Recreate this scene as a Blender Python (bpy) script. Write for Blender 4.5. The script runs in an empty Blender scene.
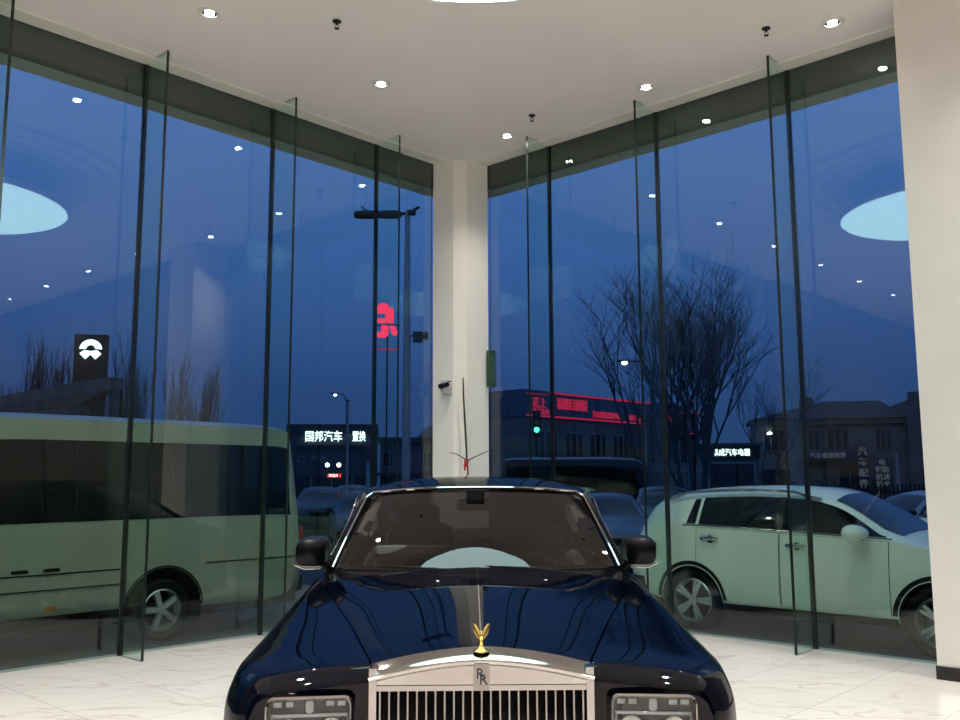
import bpy, bmesh, math, random
from math import sin, cos, pi, sqrt, radians, atan2
from mathutils import Vector, Matrix
random.seed(7)
scn = bpy.context.scene
COL = scn.collection

# ------------------------------------------------------------------ camera
F_PX, PITCH, ROLL, CAM_H = 911.74, 0.1313, -0.0042, 1.6
cam_d = bpy.data.cameras.new('camera'); cam = bpy.data.objects.new('camera', cam_d); COL.objects.link(cam)
cam_d.sensor_width = 36.0; cam_d.lens = F_PX / 960 * 36.0; cam_d.clip_end = 500
cF = Vector((0, cos(PITCH), sin(PITCH))); cU = Vector((0, -sin(PITCH), cos(PITCH))); cR = Vector((1, 0, 0))
cR2 = cR * cos(ROLL) + cU * sin(ROLL); cU2 = cU * cos(ROLL) - cR * sin(ROLL)
cam.matrix_world = Matrix(((cR2.x, cU2.x, -cF.x, 0), (cR2.y, cU2.y, -cF.y, 0), (cR2.z, cU2.z, -cF.z, CAM_H), (0, 0, 0, 1)))
scn.camera = cam

def at(px, py, d):
    v = cF + cR2 * ((px - 480) / F_PX) + cU2 * ((360 - py) / F_PX)
    v = v / v.y * d
    return Vector((v.x, v.y, v.z + CAM_H))

# room frame: corner of the two glass walls; UL runs along the left wall, UR along the right wall
A = 0.7484
C0 = Vector((-0.241, 12.114, 0)); UL = Vector((-sin(A), -cos(A), 0)); UR = Vector((cos(A), -sin(A), 0))
def P(sL, sR, z=0.0):
    return C0 + UL * sL + UR * sR + Vector((0, 0, z))
CEIL = 5.795
GROUND = -0.1

# ------------------------------------------------------------------ materials
MATS = {}
def srgb(r, g, b):
    f = lambda c: (c / 255 / 12.92) if c / 255 <= .04045 else ((c / 255 + .055) / 1.055) ** 2.4
    return (f(r), f(g), f(b))
def newmat(name):
    m = bpy.data.materials.new(name); m.use_nodes = True
    nt = m.node_tree; nt.nodes.clear()
    out = nt.nodes.new('ShaderNodeOutputMaterial')
    return m, nt, out
def pbr(name, col, rough=.5, metal=0.0, coat=0.0, spec=.5, noise=0.0, nscale=8.0, emit=None, estr=0.0):
    if name in MATS: return MATS[name]
    m, nt, out = newmat(name)
    b = nt.nodes.new('ShaderNodeBsdfPrincipled')
    b.inputs['Base Color'].default_value = (*col, 1); b.inputs['Roughness'].default_value = rough
    b.inputs['Metallic'].default_value = metal; b.inputs['Coat Weight'].default_value = coat
    b.inputs['Coat Roughness'].default_value = .02; b.inputs['Specular IOR Level'].default_value = spec
    if emit:
        b.inputs['Emission Color'].default_value = (*emit, 1); b.inputs['Emission Strength'].default_value = estr
    if noise > 0:
        tc = nt.nodes.new('ShaderNodeTexCoord'); n = nt.nodes.new('ShaderNodeTexNoise'); n.inputs['Scale'].default_value = nscale
        n.inputs['Detail'].default_value = 5
        r = nt.nodes.new('ShaderNodeValToRGB')
        r.color_ramp.elements[0].position = .3; r.color_ramp.elements[1].position = .7
        r.color_ramp.elements[0].color = (*[c * (1 - noise) for c in col], 1); r.color_ramp.elements[1].color = (*[min(1, c * (1 + noise)) for c in col], 1)
        nt.links.new(tc.outputs['Object'], n.inputs['Vector']); nt.links.new(n.outputs['Fac'], r.inputs['Fac'])
        nt.links.new(r.outputs['Color'], b.inputs['Base Color'])
    nt.links.new(b.outputs['BSDF'], out.inputs['Surface'])
    MATS[name] = m; return m
def emission(name, col, strength):
    if name in MATS: return MATS[name]
    m, nt, out = newmat(name)
    e = nt.nodes.new('ShaderNodeEmission'); e.inputs['Color'].default_value = (*col, 1); e.inputs['Strength'].default_value = strength
    nt.links.new(e.outputs['Emission'], out.inputs['Surface']); MATS[name] = m; return m
def thin_glass(name, tint, f0=.045, rough=0.0, refl=(1, 1, 1)):
    """thin sheet: tinted see-through plus a mirror reflection that grows at grazing angles (Schlick)"""
    if name in MATS: return MATS[name]
    m, nt, out = newmat(name)
    N = nt.nodes.new
    g = N('ShaderNodeNewGeometry'); dot = N('ShaderNodeVectorMath'); dot.operation = 'DOT_PRODUCT'
    nt.links.new(g.outputs['Normal'], dot.inputs[0]); nt.links.new(g.outputs['Incoming'], dot.inputs[1])
    ab = N('ShaderNodeMath'); ab.operation = 'ABSOLUTE'; nt.links.new(dot.outputs['Value'], ab.inputs[0])
    om = N('ShaderNodeMath'); om.operation = 'SUBTRACT'; om.inputs[0].default_value = 1.0; nt.links.new(ab.outputs[0], om.inputs[1])
    pw = N('ShaderNodeMath'); pw.operation = 'POWER'; pw.inputs[1].default_value = 5.0; nt.links.new(om.outputs[0], pw.inputs[0])
    ma = N('ShaderNodeMath'); ma.operation = 'MULTIPLY_ADD'; ma.inputs[1].default_value = 1 - f0; ma.inputs[2].default_value = f0
    nt.links.new(pw.outputs[0], ma.inputs[0])
    t = N('ShaderNodeBsdfTransparent'); t.inputs['Color'].default_value = (*tint, 1)
    gl = N('ShaderNodeBsdfGlossy'); gl.inputs['Roughness'].default_value = rough; gl.inputs['Color'].default_value = (*refl, 1)
    mx = N('ShaderNodeMixShader'); nt.links.new(ma.outputs[0], mx.inputs[0]); nt.links.new(t.outputs[0], mx.inputs[1]); nt.links.new(gl.outputs[0], mx.inputs[2])
    nt.links.new(mx.outputs[0], out.inputs['Surface']); MATS[name] = m; return m

def marble_floor():
    m, nt, out = newmat('marble_tiles'); N = nt.nodes.new; L = nt.links.new
    tc = N('ShaderNodeTexCoord')
    mp = N('ShaderNodeMapping'); mp.vector_type = 'POINT'
    # rotate world xy into (sR, sL) axes so grout lines run along the walls
    mp.inputs['Rotation'].default_value = (0, 0, A)
    L(tc.outputs['Object'], mp.inputs['Vector'])
    br = N('ShaderNodeTexBrick'); br.offset = 0.0; br.squash = 1.0
    br.inputs['Scale'].default_value = 1.0; br.inputs['Brick Width'].default_value = .8; br.inputs['Row Height'].default_value = .8
    br.inputs['Mortar Size'].default_value = .003; br.inputs['Mortar Smooth'].default_value = .3
    br.inputs['Color1'].default_value = (.83, .785, .745, 1); br.inputs['Color2'].default_value = (.79, .75, .71, 1); br.inputs['Mortar'].default_value = (.42, .39, .36, 1)
    sh = N('ShaderNodeVectorMath'); sh.operation = 'ADD'
    # phase measured in the photograph
    org = Vector((C0.x * cos(A) - C0.y * sin(A), C0.x * sin(A) + C0.y * cos(A), 0))
    sh.inputs[1].default_value = (-org.x - .76 + 8, -org.y + .2 + 8, 0)
    L(mp.outputs['Vector'], sh.inputs[0]); L(sh.outputs['Vector'], br.inputs['Vector'])
    n1 = N('ShaderNodeTexNoise'); n1.inputs['Scale'].default_value = 1.1; n1.inputs['Detail'].default_value = 7; n1.inputs['Distortion'].default_value = 1.6
    mp2 = N('ShaderNodeMapping'); mp2.inputs['Scale'].default_value = (1.0, 2.6, 1); mp2.inputs['Rotation'].default_value = (0, 0, .25); L(tc.outputs['Object'], mp2.inputs['Vector'])
    L(mp2.outputs['Vector'], n1.inputs['Vector'])
    s = N('ShaderNodeMath'); s.operation = 'SUBTRACT'; s.inputs[1].default_value = .5; L(n1.outputs['Fac'], s.inputs[0])
    a = N('ShaderNodeMath'); a.operation = 'ABSOLUTE'; L(s.outputs[0], a.inputs[0])
    r = N('ShaderNodeValToRGB'); r.color_ramp.elements[0].position = 0; r.color_ramp.elements[0].color = (1, 1, 1, 1)
    r.color_ramp.elements[1].position = .035; r.color_ramp.elements[1].color = (0, 0, 0, 1); L(a.outputs[0], r.inputs['Fac'])
    n2 = N('ShaderNodeTexNoise'); n2.inputs['Scale'].default_value = .8; n2.inputs['Detail'].default_value = 3; L(mp2.outputs['Vector'], n2.inputs['Vector'])
    r2 = N('ShaderNodeValToRGB'); r2.color_ramp.elements[0].position = .42; r2.color_ramp.elements[1].position = .62; L(n2.outputs['Fac'], r2.inputs['Fac'])
    mu = N('ShaderNodeMath'); mu.operation = 'MULTIPLY'; L(r.outputs['Color'], mu.inputs[0]); L(r2.outputs['Color'], mu.inputs[1])
    mu2 = N('ShaderNodeMath'); mu2.operation = 'MULTIPLY'; mu2.inputs[1].default_value = .6; L(mu.outputs[0], mu2.inputs[0])
    mix = N('ShaderNodeMixRGB'); mix.inputs['Color2'].default_value = (.50, .36, .32, 1); L(mu2.outputs[0], mix.inputs['Fac']); L(br.outputs['Color'], mix.inputs['Color1'])
    b = N('ShaderNodeBsdfPrincipled'); b.inputs['Roughness'].default_value = .12; b.inputs['Specular IOR Level'].default_value = .5
    L(mix.outputs['Color'], b.inputs['Base Color']); L(b.outputs['BSDF'], out.inputs['Surface'])
    return m

def bark_mat():
    return pbr('bark', (.016, .018, .022), .9, noise=.4, nscale=3)

M = dict(
    white_wall=pbr('white_wall', (.80, .755, .715), .6, noise=.03, nscale=2),
    back_wall=pbr('back_wall', (.10, .095, .09), .7, noise=.1, nscale=1),
    ceiling=pbr('ceiling_paint', (.93, .885, .855), .7, noise=.02, nscale=1),
    column=pbr('column_paint', (.84, .82, .76), .55, noise=.02, nscale=2),
    black_trim=pbr('black_trim', (.012, .012, .012), .35),
    header=pbr('header_metal', (.05, .055, .05), .45, noise=.15, nscale=2),
    soffit=pbr('soffit_light_tint', (.34, .37, .33), .5),  # beam underside, light falling on it put into a paler colour
    seal=pbr('joint_seal', (.006, .009, .008), .4),
    glass_edge=pbr('glass_edge', (.004, .010, .009), .3),
    chrome=pbr('chrome', (.37, .36, .35), .06, 1.0),
    bright=pbr('bright_metal', (.27, .265, .26), .18, 1.0),
    gold=pbr('gold', (.92, .72, .24), .16, 1.0),
    paint=pbr('navy_paint', (.0006, .0012, .0045), .4, coat=.47, spec=.0),
    pillar_paint=pbr('pillar_paint', (.001, .0015, .003), .3, spec=.16),
    black_gloss=pbr('black_gloss', (.003, .003, .004), .12, spec=.5),
    black_matte=pbr('black_matte', (.007, .007, .007), .8, spec=.15),
    rubber=pbr('rubber', (.005, .005, .005), .85, spec=.15, noise=.2, nscale=30),
    leather=pbr('leather', (.010, .009, .009), .6),
    leather_tan=pbr('cream_leather', (.06, .05, .045), .5),
    alloy=pbr('alloy', (.42, .44, .43), .3, .8),
    white_car=pbr('white_car_paint', (.60, .63, .58), .35, coat=.6),
    bus_paint=pbr('bus_paint', (.20, .215, .175), .4, coat=.5),
    dark_glass=pbr('dark_car_glass', (.003, .005, .005), .04, spec=.35),
    blue_glass=pbr('tinted_car_glass', (.003, .006, .014), .05, spec=.5),
    lens_red=pbr('red_lens', (.25, .008, .006), .15, coat=.5),
    lens_amber=pbr('amber_lens', (.35, .12, .01), .2),
    lens_clear=pbr('clear_lens', (.35, .37, .38), .08, .6),
    asphalt=pbr('asphalt', (.030, .032, .031), .85, noise=.25, nscale=6),
    paving=pbr('paving', (.055, .058, .055), .85, noise=.2, nscale=4),
    bark=bark_mat(),
    concrete=pbr('old_concrete', (.14, .135, .125), .85, noise=.2, nscale=1.2),
    render_wall=pbr('rendered_wall', (.11, .115, .12), .9, noise=.2, nscale=.8),
    roof=pbr('dark_roof', (.035, .036, .04), .8, noise=.3, nscale=2),
    win_dark=pbr('dark_window', (.010, .014, .022), .2),
    win_frame=pbr('pale_frame', (.16, .17, .18), .6),
    blue_board=pbr('blue_board', (.010, .020, .085), .5),
    grey_metal=pbr('grey_metal', (.30, .33, .36), .5, .3),
    dark_metal=pbr('dark_metal', (.02, .022, .024), .5, .4),
    pale_metal=pbr('pale_metal', (.18, .2, .21), .6),
    twig=pbr('dry_twig', (.045, .035, .028), .9, noise=.4, nscale=20),
    ribbon=pbr('red_ribbon', (.30, .010, .014), .6),
    white_plastic=pbr('white_plastic', (.72, .72, .70), .4),
    green_sign=pbr('green_board', (.012, .060, .028), .5),
    bone=pbr('pale_plate', (.55, .56, .52), .5),
)
M['pane'] = thin_glass('wall_glass', (.86, .935, .91), .042)
M['fin'] = thin_glass('fin_glass', (.90, .975, .95), .015)
M['windscreen'] = thin_glass('windscreen_glass', (.24, .23, .24), .055, refl=(1, .93, .95))
M['lens_glass'] = thin_glass('lens_glass', (.93, .95, .96), .035)
M['reflected_red_neon'] = emission('reflected_red_neon', (1.0, .035, .10), 1.6)  # glow of a neon character mirrored in a fin, not a lamp
M['red_led'] = emission('red_led', (1.0, .035, .12), .48)
M['red_led_dim'] = emission('red_led_dim', (1.0, .04, .12), .22)
M['white_neon'] = emission('white_neon', (.80, .97, 1.0), 2.4)
M['pale_neon'] = emission('pale_letters', (.55, .65, .85), .12)
M['lamp_white'] = emission('lamp_white', (.92, .97, 1.0), 6.0)
M['green_light'] = emission('green_light', (.1, 1.0, .5), 3.0)
M['head_light'] = emission('lit_headlight', (.85, .93, 1.0), 3.0)
M['downlight'] = emission('downlight_lens', (1.0, .96, .88), 40.0)
M['disc'] = emission('disc_diffuser', (.66, 1.0, .97), 6.6)
M['red_lit'] = emission('red_panel', (1.0, .03, .03), 2.0)

# ------------------------------------------------------------------ mesh helpers
class MB:
    def __init__(s): s.v = []; s.f = []; s.mi = []; s.mat = 0
    def add(s, vs, fs, mi=None):
        o = len(s.v); s.v += [tuple(v) for v in vs]; s.f += [tuple(i + o for i in f) for f in fs]; s.mi += [s.mat if mi is None else mi] * len(fs)
    def box(s, x0, x1, y0, y1, z0, z1, mi=None, T=None):
        vs = [Vector(v) for v in ((x0, y0, z0), (x1, y0, z0), (x1, y1, z0), (x0, y1, z0), (x0, y0, z1), (x1, y0, z1), (x1, y1, z1), (x0, y1, z1))]
        if T is not None: vs = [T @ v for v in vs]
        s.add(vs, [(0, 3, 2, 1), (4, 5, 6, 7), (0, 1, 5, 4), (1, 2, 6, 5), (2, 3, 7, 6), (3, 0, 4, 7)], mi)
    def pbox(s, sL0, sL1, sR0, sR1, z0, z1, mi=None):
        vs = [P(a, b, z) for z in (z0, z1) for a, b in ((sL0, sR0), (sL0, sR1), (sL1, sR1), (sL1, sR0))]
        s.add(vs, [(0, 3, 2, 1), (4, 5, 6, 7), (0, 1, 5, 4), (1, 2, 6, 5), (2, 3, 7, 6), (3, 0, 4, 7)], mi)
    def tube(s, pts, rad, n=8, mi=None, cap=True):
        pts = [Vector(p) for p in pts]; k = len(pts)
        if not hasattr(rad, '__len__'): rad = [rad] * k
        rings = []; up = None
        for i, p in enumerate(pts):
            d = (pts[min(i + 1, k - 1)] - pts[max(i - 1, 0)]).normalized()
            if up is None: up = Vector((0, 0, 1)) if abs(d.z) < .9 else Vector((1, 0, 0))
            a = d.cross(up); a = a.normalized() if a.length > 1e-6 else d.orthogonal().normalized()
            b = a.cross(d).normalized(); up = b
            rings.append([p + (a * cos(2 * pi * j / n) + b * sin(2 * pi * j / n)) * rad[i] for j in range(n)])
        vs = [v for r in rings for v in r]; fs = []
        for i in range(k - 1):
            for j in range(n): fs.append((i * n + j, i * n + (j + 1) % n, (i + 1) * n + (j + 1) % n, (i + 1) * n + j))
        if cap: fs += [tuple(range(n))[::-1], tuple((k - 1) * n + j for j in range(n))]
        s.add(vs, fs, mi)
    def lathe(s, prof, n=32, c=(0, 0, 0), axis='z', mi=None, close=False):
        vs = []; fs = []; k = len(prof)
        for j in range(n):
            t = 2 * pi * j / n
            for r, h in prof:
                if axis == 'z': v = (c[0] + r * cos(t), c[1] + r * sin(t), c[2] + h)
                elif axis == 'x': v = (c[0] + h, c[1] + r * cos(t), c[2] + r * sin(t))
                else: v = (c[0] + r * cos(t), c[1] + h, c[2] + r * sin(t))
                vs.append(v)
        for j in range(n):
            for i in range(k - 1 if not close else k):
                a, b = i, (i + 1) % k; q = (j + 1) % n
                fs.append((j * k + a, q * k + a, q * k + b, j * k + b))
        s.add(vs, fs, mi)
    def prism(s, poly, h0, h1, T=None, mi=None):
        """poly in XY, extruded along Z, then transformed"""
        n = len(poly)
        vs = [Vector((x, y, h0)) for x, y in poly] + [Vector((x, y, h1)) for x, y in poly]
        if T is not None: vs = [T @ v for v in vs]
        fs = [tuple(range(n))[::-1], tuple(range(n, 2 * n))] + [(i, (i + 1) % n, n + (i + 1) % n, n + i) for i in range(n)]
        s.add(vs, fs, mi)
    def grid(s, rows, mi=None, closed=False):
        k = len(rows[0]); vs = [v for r in rows for v in r]; fs = []
        for i in range(len(rows) - 1):
            for j in range(k - 1 if not closed else k):
                a = i * k + j; b = i * k + (j + 1) % k; c = (i + 1) * k + (j + 1) % k; d = (i + 1) * k + j
                fs.append((a, b, c, d))
        s.add(vs, fs, mi)
    def build(s, name, mats, parent=None, smooth=True, angle=35, merge=False, recalc=True, solid=0, bevel=0):
        me = bpy.data.meshes.new(name); me.from_pydata(s.v, [], s.f); me.update()
        if not isinstance(mats, (list, tuple)): mats = [mats]
        for m in mats: me.materials.append(m)
        me.polygons.foreach_set('material_index', s.mi)
        bm = bmesh.new(); bm.from_mesh(me)
        if merge: bmesh.ops.remove_doubles(bm, verts=bm.verts, dist=1e-4); bmesh.ops.dissolve_degenerate(bm, edges=bm.edges, dist=1e-5)
        if recalc: bmesh.ops.recalc_face_normals(bm, faces=bm.faces)
        bm.to_mesh(me); bm.free()
        if smooth:
            me.shade_smooth(); me.set_sharp_from_angle(angle=radians(angle))
        o = bpy.data.objects.new(name, me); COL.objects.link(o)
        if parent is not None: o.parent = parent
        if solid:
            md = o.modifiers.new('solid', 'SOLIDIFY'); md.thickness = solid; md.offset = 0
        if bevel:
            md = o.modifiers.new('bevel', 'BEVEL'); md.width = bevel; md.segments = 2; md.limit_method = 'ANGLE'
        return o

def tag(o, label=None, cat=None, group=None, kind=None):
    if label: o['label'] = label
    if cat: o['category'] = cat
    if group: o['group'] = group
    if kind: o['kind'] = kind
    return o
def root(name, loc, rz, label, cat, group=None):
    o = bpy.data.objects.new(name, None); COL.objects.link(o); o.empty_display_size = .2
    o.location = loc; o.rotation_euler = (0, 0, rz)
    return tag(o, label, cat, group)
def copy_tree(src, loc, rz, label, group=None):
    def rec(o, par):
        c = o.copy(); COL.objects.link(c); c.parent = par
        for ch in [q for q in ALLCH(o)]: rec(ch, c)
        return c
    r = rec(src, None); r.location = loc; r.rotation_euler = (0, 0, rz); r['label'] = label
    if group: r['group'] = group
    return r
def ALLCH(o): return [q for q in bpy.data.objects if q.parent == o]
def struct(o): o['kind'] = 'structure'; return o

def text_mesh(s, body, size, depth=.01, bold=0.0):
    cu = bpy.data.curves.new('t', 'FONT'); cu.body = body; cu.size = size; cu.extrude = depth; cu.align_x = 'CENTER'; cu.align_y = 'CENTER'; cu.resolution_u = 2; cu.offset = size * bold
    ob = bpy.data.objects.new('t', cu); COL.objects.link(ob)
    dg = bpy.context.evaluated_depsgraph_get(); dg.update()
    me = bpy.data.meshes.new_from_object(ob.evaluated_get(dg))
    vs = [v.co.copy() for v in me.vertices]; fs = [tuple(p.vertices) for p in me.polygons]
    bpy.data.objects.remove(ob); bpy.data.curves.remove(cu); bpy.data.meshes.remove(me)
    return vs, fs
def add_text(mb, body, size, T, mi=None, fit=None, depth=.01, fat=0.0):
    """lettering standing upright: text x -> local x, text y -> local z, facing -y"""
    vs, fs = text_mesh(None, body, size, depth, fat)
    if not vs: return
    if fit:
        w = max(v.x for v in vs) - min(v.x for v in vs); k = fit / w
        mx = (max(v.x for v in vs) + min(v.x for v in vs)) / 2
        for v in vs: v.x = (v.x - mx) * k
    my = (max(v.y for v in vs) + min(v.y for v in vs)) / 2
    mb.add([T @ Vector((v.x, -v.z, v.y - my)) for v in vs], fs, mi)

def tabf(tab):
    xs = [t[0] for t in tab]; ys = [t[1] for t in tab]; n = len(xs)
    d = [(ys[i + 1] - ys[i]) / (xs[i + 1] - xs[i]) for i in range(n - 1)]
    m = [d[0]] + [0 if d[i - 1] * d[i] <= 0 else 2 * d[i - 1] * d[i] / (d[i - 1] + d[i]) for i in range(1, n - 1)] + [d[-1]]
    def f(x):
        if x <= xs[0]: return ys[0]
        if x >= xs[-1]: return ys[-1]
        i = 0
        while x > xs[i + 1]: i += 1
        h = xs[i + 1] - xs[i]; t = (x - xs[i]) / h
        return (2 * t**3 - 3 * t**2 + 1) * ys[i] + (t**3 - 2 * t**2 + t) * h * m[i] + (-2 * t**3 + 3 * t**2) * ys[i + 1] + (t**3 - t**2) * h * m[i + 1]
    return f
def lin(a, b, n): return [a + (b - a) * i / (n - 1) for i in range(n)]
def rrect(w, h, r, n=5):
    pts = []
    for cx, cy, a0 in ((w / 2 - r, h / 2 - r, 0), (-w / 2 + r, h / 2 - r, 90), (-w / 2 + r, -h / 2 + r, 180), (w / 2 - r, -h / 2 + r, 270)):
        for i in range(n): a = radians(a0 + 90 * i / (n - 1)); pts.append((cx + r * cos(a), cy + r * sin(a)))
    return pts

# ------------------------------------------------------------------ world: dusk sky
w = bpy.data.worlds.new('dusk'); scn.world = w; w.use_nodes = True; nt = w.node_tree; nt.nodes.clear()
wo = nt.nodes.new('ShaderNodeOutputWorld'); bg = nt.nodes.new('ShaderNodeBackground')
tc = nt.nodes.new('ShaderNodeTexCoord'); sx = nt.nodes.new('ShaderNodeSeparateXYZ'); rp = nt.nodes.new('ShaderNodeValToRGB')
nt.links.new(tc.outputs['Generated'], sx.inputs[0]); nt.links.new(sx.outputs['Z'], rp.inputs['Fac'])
e = rp.color_ramp.elements
e[0].position = 0.0; e[0].color = (.025, .056, .165, 1); e[1].position = 1.0; e[1].color = (.15, .28, .62, 1)
for pos, c in ((.10, (.029, .073, .235)), (.22, (.046, .118, .365)), (.40, (.082, .188, .525))):
    q = e.new(pos); q.color = (*c, 1)
nt.links.new(rp.outputs['Color'], bg.inputs['Color']); bg.inputs['Strength'].default_value = 1.0
nt.links.new(bg.outputs['Background'], wo.inputs['Surface'])

# ------------------------------------------------------------------ room shell
ROOM = 26.0
def room():
    mb = MB(); mb.pbox(-.12, ROOM, -.12, ROOM, -.25, 0); struct(mb.build('floor', marble_floor(), smooth=False))
    mb = MB(); mb.pbox(-.02, ROOM, -.02, ROOM, CEIL, CEIL + .35); struct(mb.build('ceiling', M['ceiling'], smooth=False))
    # back walls of the showroom, behind the camera
    mb = MB(); mb.pbox(ROOM, ROOM + .2, -.2, ROOM + .2, 0, CEIL); struct(mb.build('wall_back', M['back_wall'], smooth=False))
    mb = MB(); mb.pbox(-.2, ROOM, ROOM, ROOM + .2, 0, CEIL); struct(mb.build('wall_far_side', M['back_wall'], smooth=False))
    mb = MB(); mb.pbox(9.3, ROOM, -.15, 0.1, 0, CEIL); struct(mb.build('wall_left', M['back_wall'], smooth=False))
    mb = MB(); mb.pbox(-.15, .635, 5.935, 6.75, 0, CEIL); struct(mb.build('wall_right', M['white_wall'], smooth=False))
    mb = MB(); mb.pbox(-.15, .30, 6.75, ROOM, 0, CEIL); struct(mb.build('wall_right_rear', M['back_wall'], smooth=False))
    mb = MB(); mb.pbox(.635, .65, 5.927, 6.76, 0, .105); struct(mb.build('baseboard_right', M['black_trim'], smooth=False))
    # corner column, its front edge cut flat
    pts = [(-.612, 11.735), (-.345, 11.605), (-.165, 11.62), (.110, 11.815), (.02, 12.0), (-.24, 12.02), (-.50, 11.95)]
    mb = MB(); mb.prism(pts, 0, CEIL); o = mb.build('column', M['column'], angle=15); struct(o)
    # outer beam above the glass
    for nm, a in (('trim_1', (-.45, 9.4, -.34, -.03)), ('trim_2', None)):
        mb = MB()
        if a:
            mb.pbox(-.34, 9.4, -.33, -.03, 5.475, 6.6, 0); mb.pbox(-.34, 9.4, -.33, -.035, 5.465, 5.475, 1); mb.pbox(.5, 9.4, -.036, -.016, 5.445, 5.49, 2)
        else:
            mb.pbox(-.33, -.03, -.03, 6.7, 5.475, 6.6, 0); mb.pbox(-.33, -.035, -.03, 6.7, 5.465, 5.475, 1); mb.pbox(-.036, -.016, .5, 5.935, 5.445, 5.49, 2)
        struct(mb.build(nm, [M['header'], M['soffit'], M['seal']], smooth=False))
    mb = MB(); mb.pbox(.0, 9.3, .0, .20, CEIL - .014, CEIL); struct(mb.build('trim_6', M['column'], smooth=False))
    mb = MB(); mb.pbox(.0, .20, .0, 5.935, CEIL - .0145, CEIL); struct(mb.build('trim_7', M['column'], smooth=False))
    # stepped rings in the ceiling around the disc lamp
    k = 3
    for r in (1.72, 2.0, 2.27):
        mb = MB(); mb.lathe([(r - .09, 0), (r - .09, -.06), (r + .09, -.06), (r + .09, 0)], 64, (-.016, 5.135, CEIL + .001))
        struct(mb.build('trim_%d' % k, M['ceiling'], angle=25)); k += 1
room()

def glass_box(mb, a0, a1, b0, b1, z0, z1, along):
    """thin glass sheet; big faces glass (0), edges dark green (1)"""
    vs = [P(a, b, z) for z in (z0, z1) for a, b in ((a0, b0), (a0, b1), (a1, b1), (a1, b0))]
    fs = [(0, 3, 2, 1), (4, 5, 6, 7), (0, 1, 5, 4), (1, 2, 6, 5), (2, 3, 7, 6), (3, 0, 4, 7)]
    # faces 2:(a0 side) 3:(b1 side) 4:(a1 side) 5:(b0 side)
    mi = [0, 0, 1, 0, 1, 0] if along == 'L' else [0, 0, 0, 1, 0, 1]
    o = len(mb.v); mb.v += [tuple(v) for v in vs]
    for f, m in zip(fs, mi): mb.f.append(tuple(i + o for i in f)); mb.mi.append(m)

def windows():
    n = 1
    JL = [.56, 1.53, 3.06, 4.58, 6.02, 7.6, 9.3]; JR = [.50, 1.525, 3.09, 4.66, 5.945]
    for side, J in (('L', JL), ('R', JR)):
        for i in range(len(J) - 1):
            a, b = J[i], J[i + 1]
            mb = MB(); g = .009
            if side == 'L': glass_box(mb, a + g, b - g, -.014, 0, 0, CEIL, 'L')
            else: glass_box(mb, -.014, 0, a + g, b - g, 0, CEIL, 'R')
            wn = mb.build('window_%d' % n, [M['pane'], M['seal']], smooth=False); struct(wn); n += 1
            if i < len(J) - 2:
                mb = MB(); d = .021
                if side == 'L': mb.pbox(b - d, b + d, -.02, .012, 0, CEIL)
                else: mb.pbox(-.02, .012, b - d, b + d, 0, CEIL)
                mb.build('joint_seal', M['seal'], wn, smooth=False)
                mb = MB(); t = .014; D = .425
                if side == 'L':
                    glass_box(mb, b - t, b + t, .012, D, 0, CEIL, 'R')
                else: glass_box(mb, .012, D, b - t, b + t, 0, CEIL, 'L')
                fin = mb.build('glass_fin', [M['fin'], M['glass_edge']], wn, smooth=False)
windows()

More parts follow.
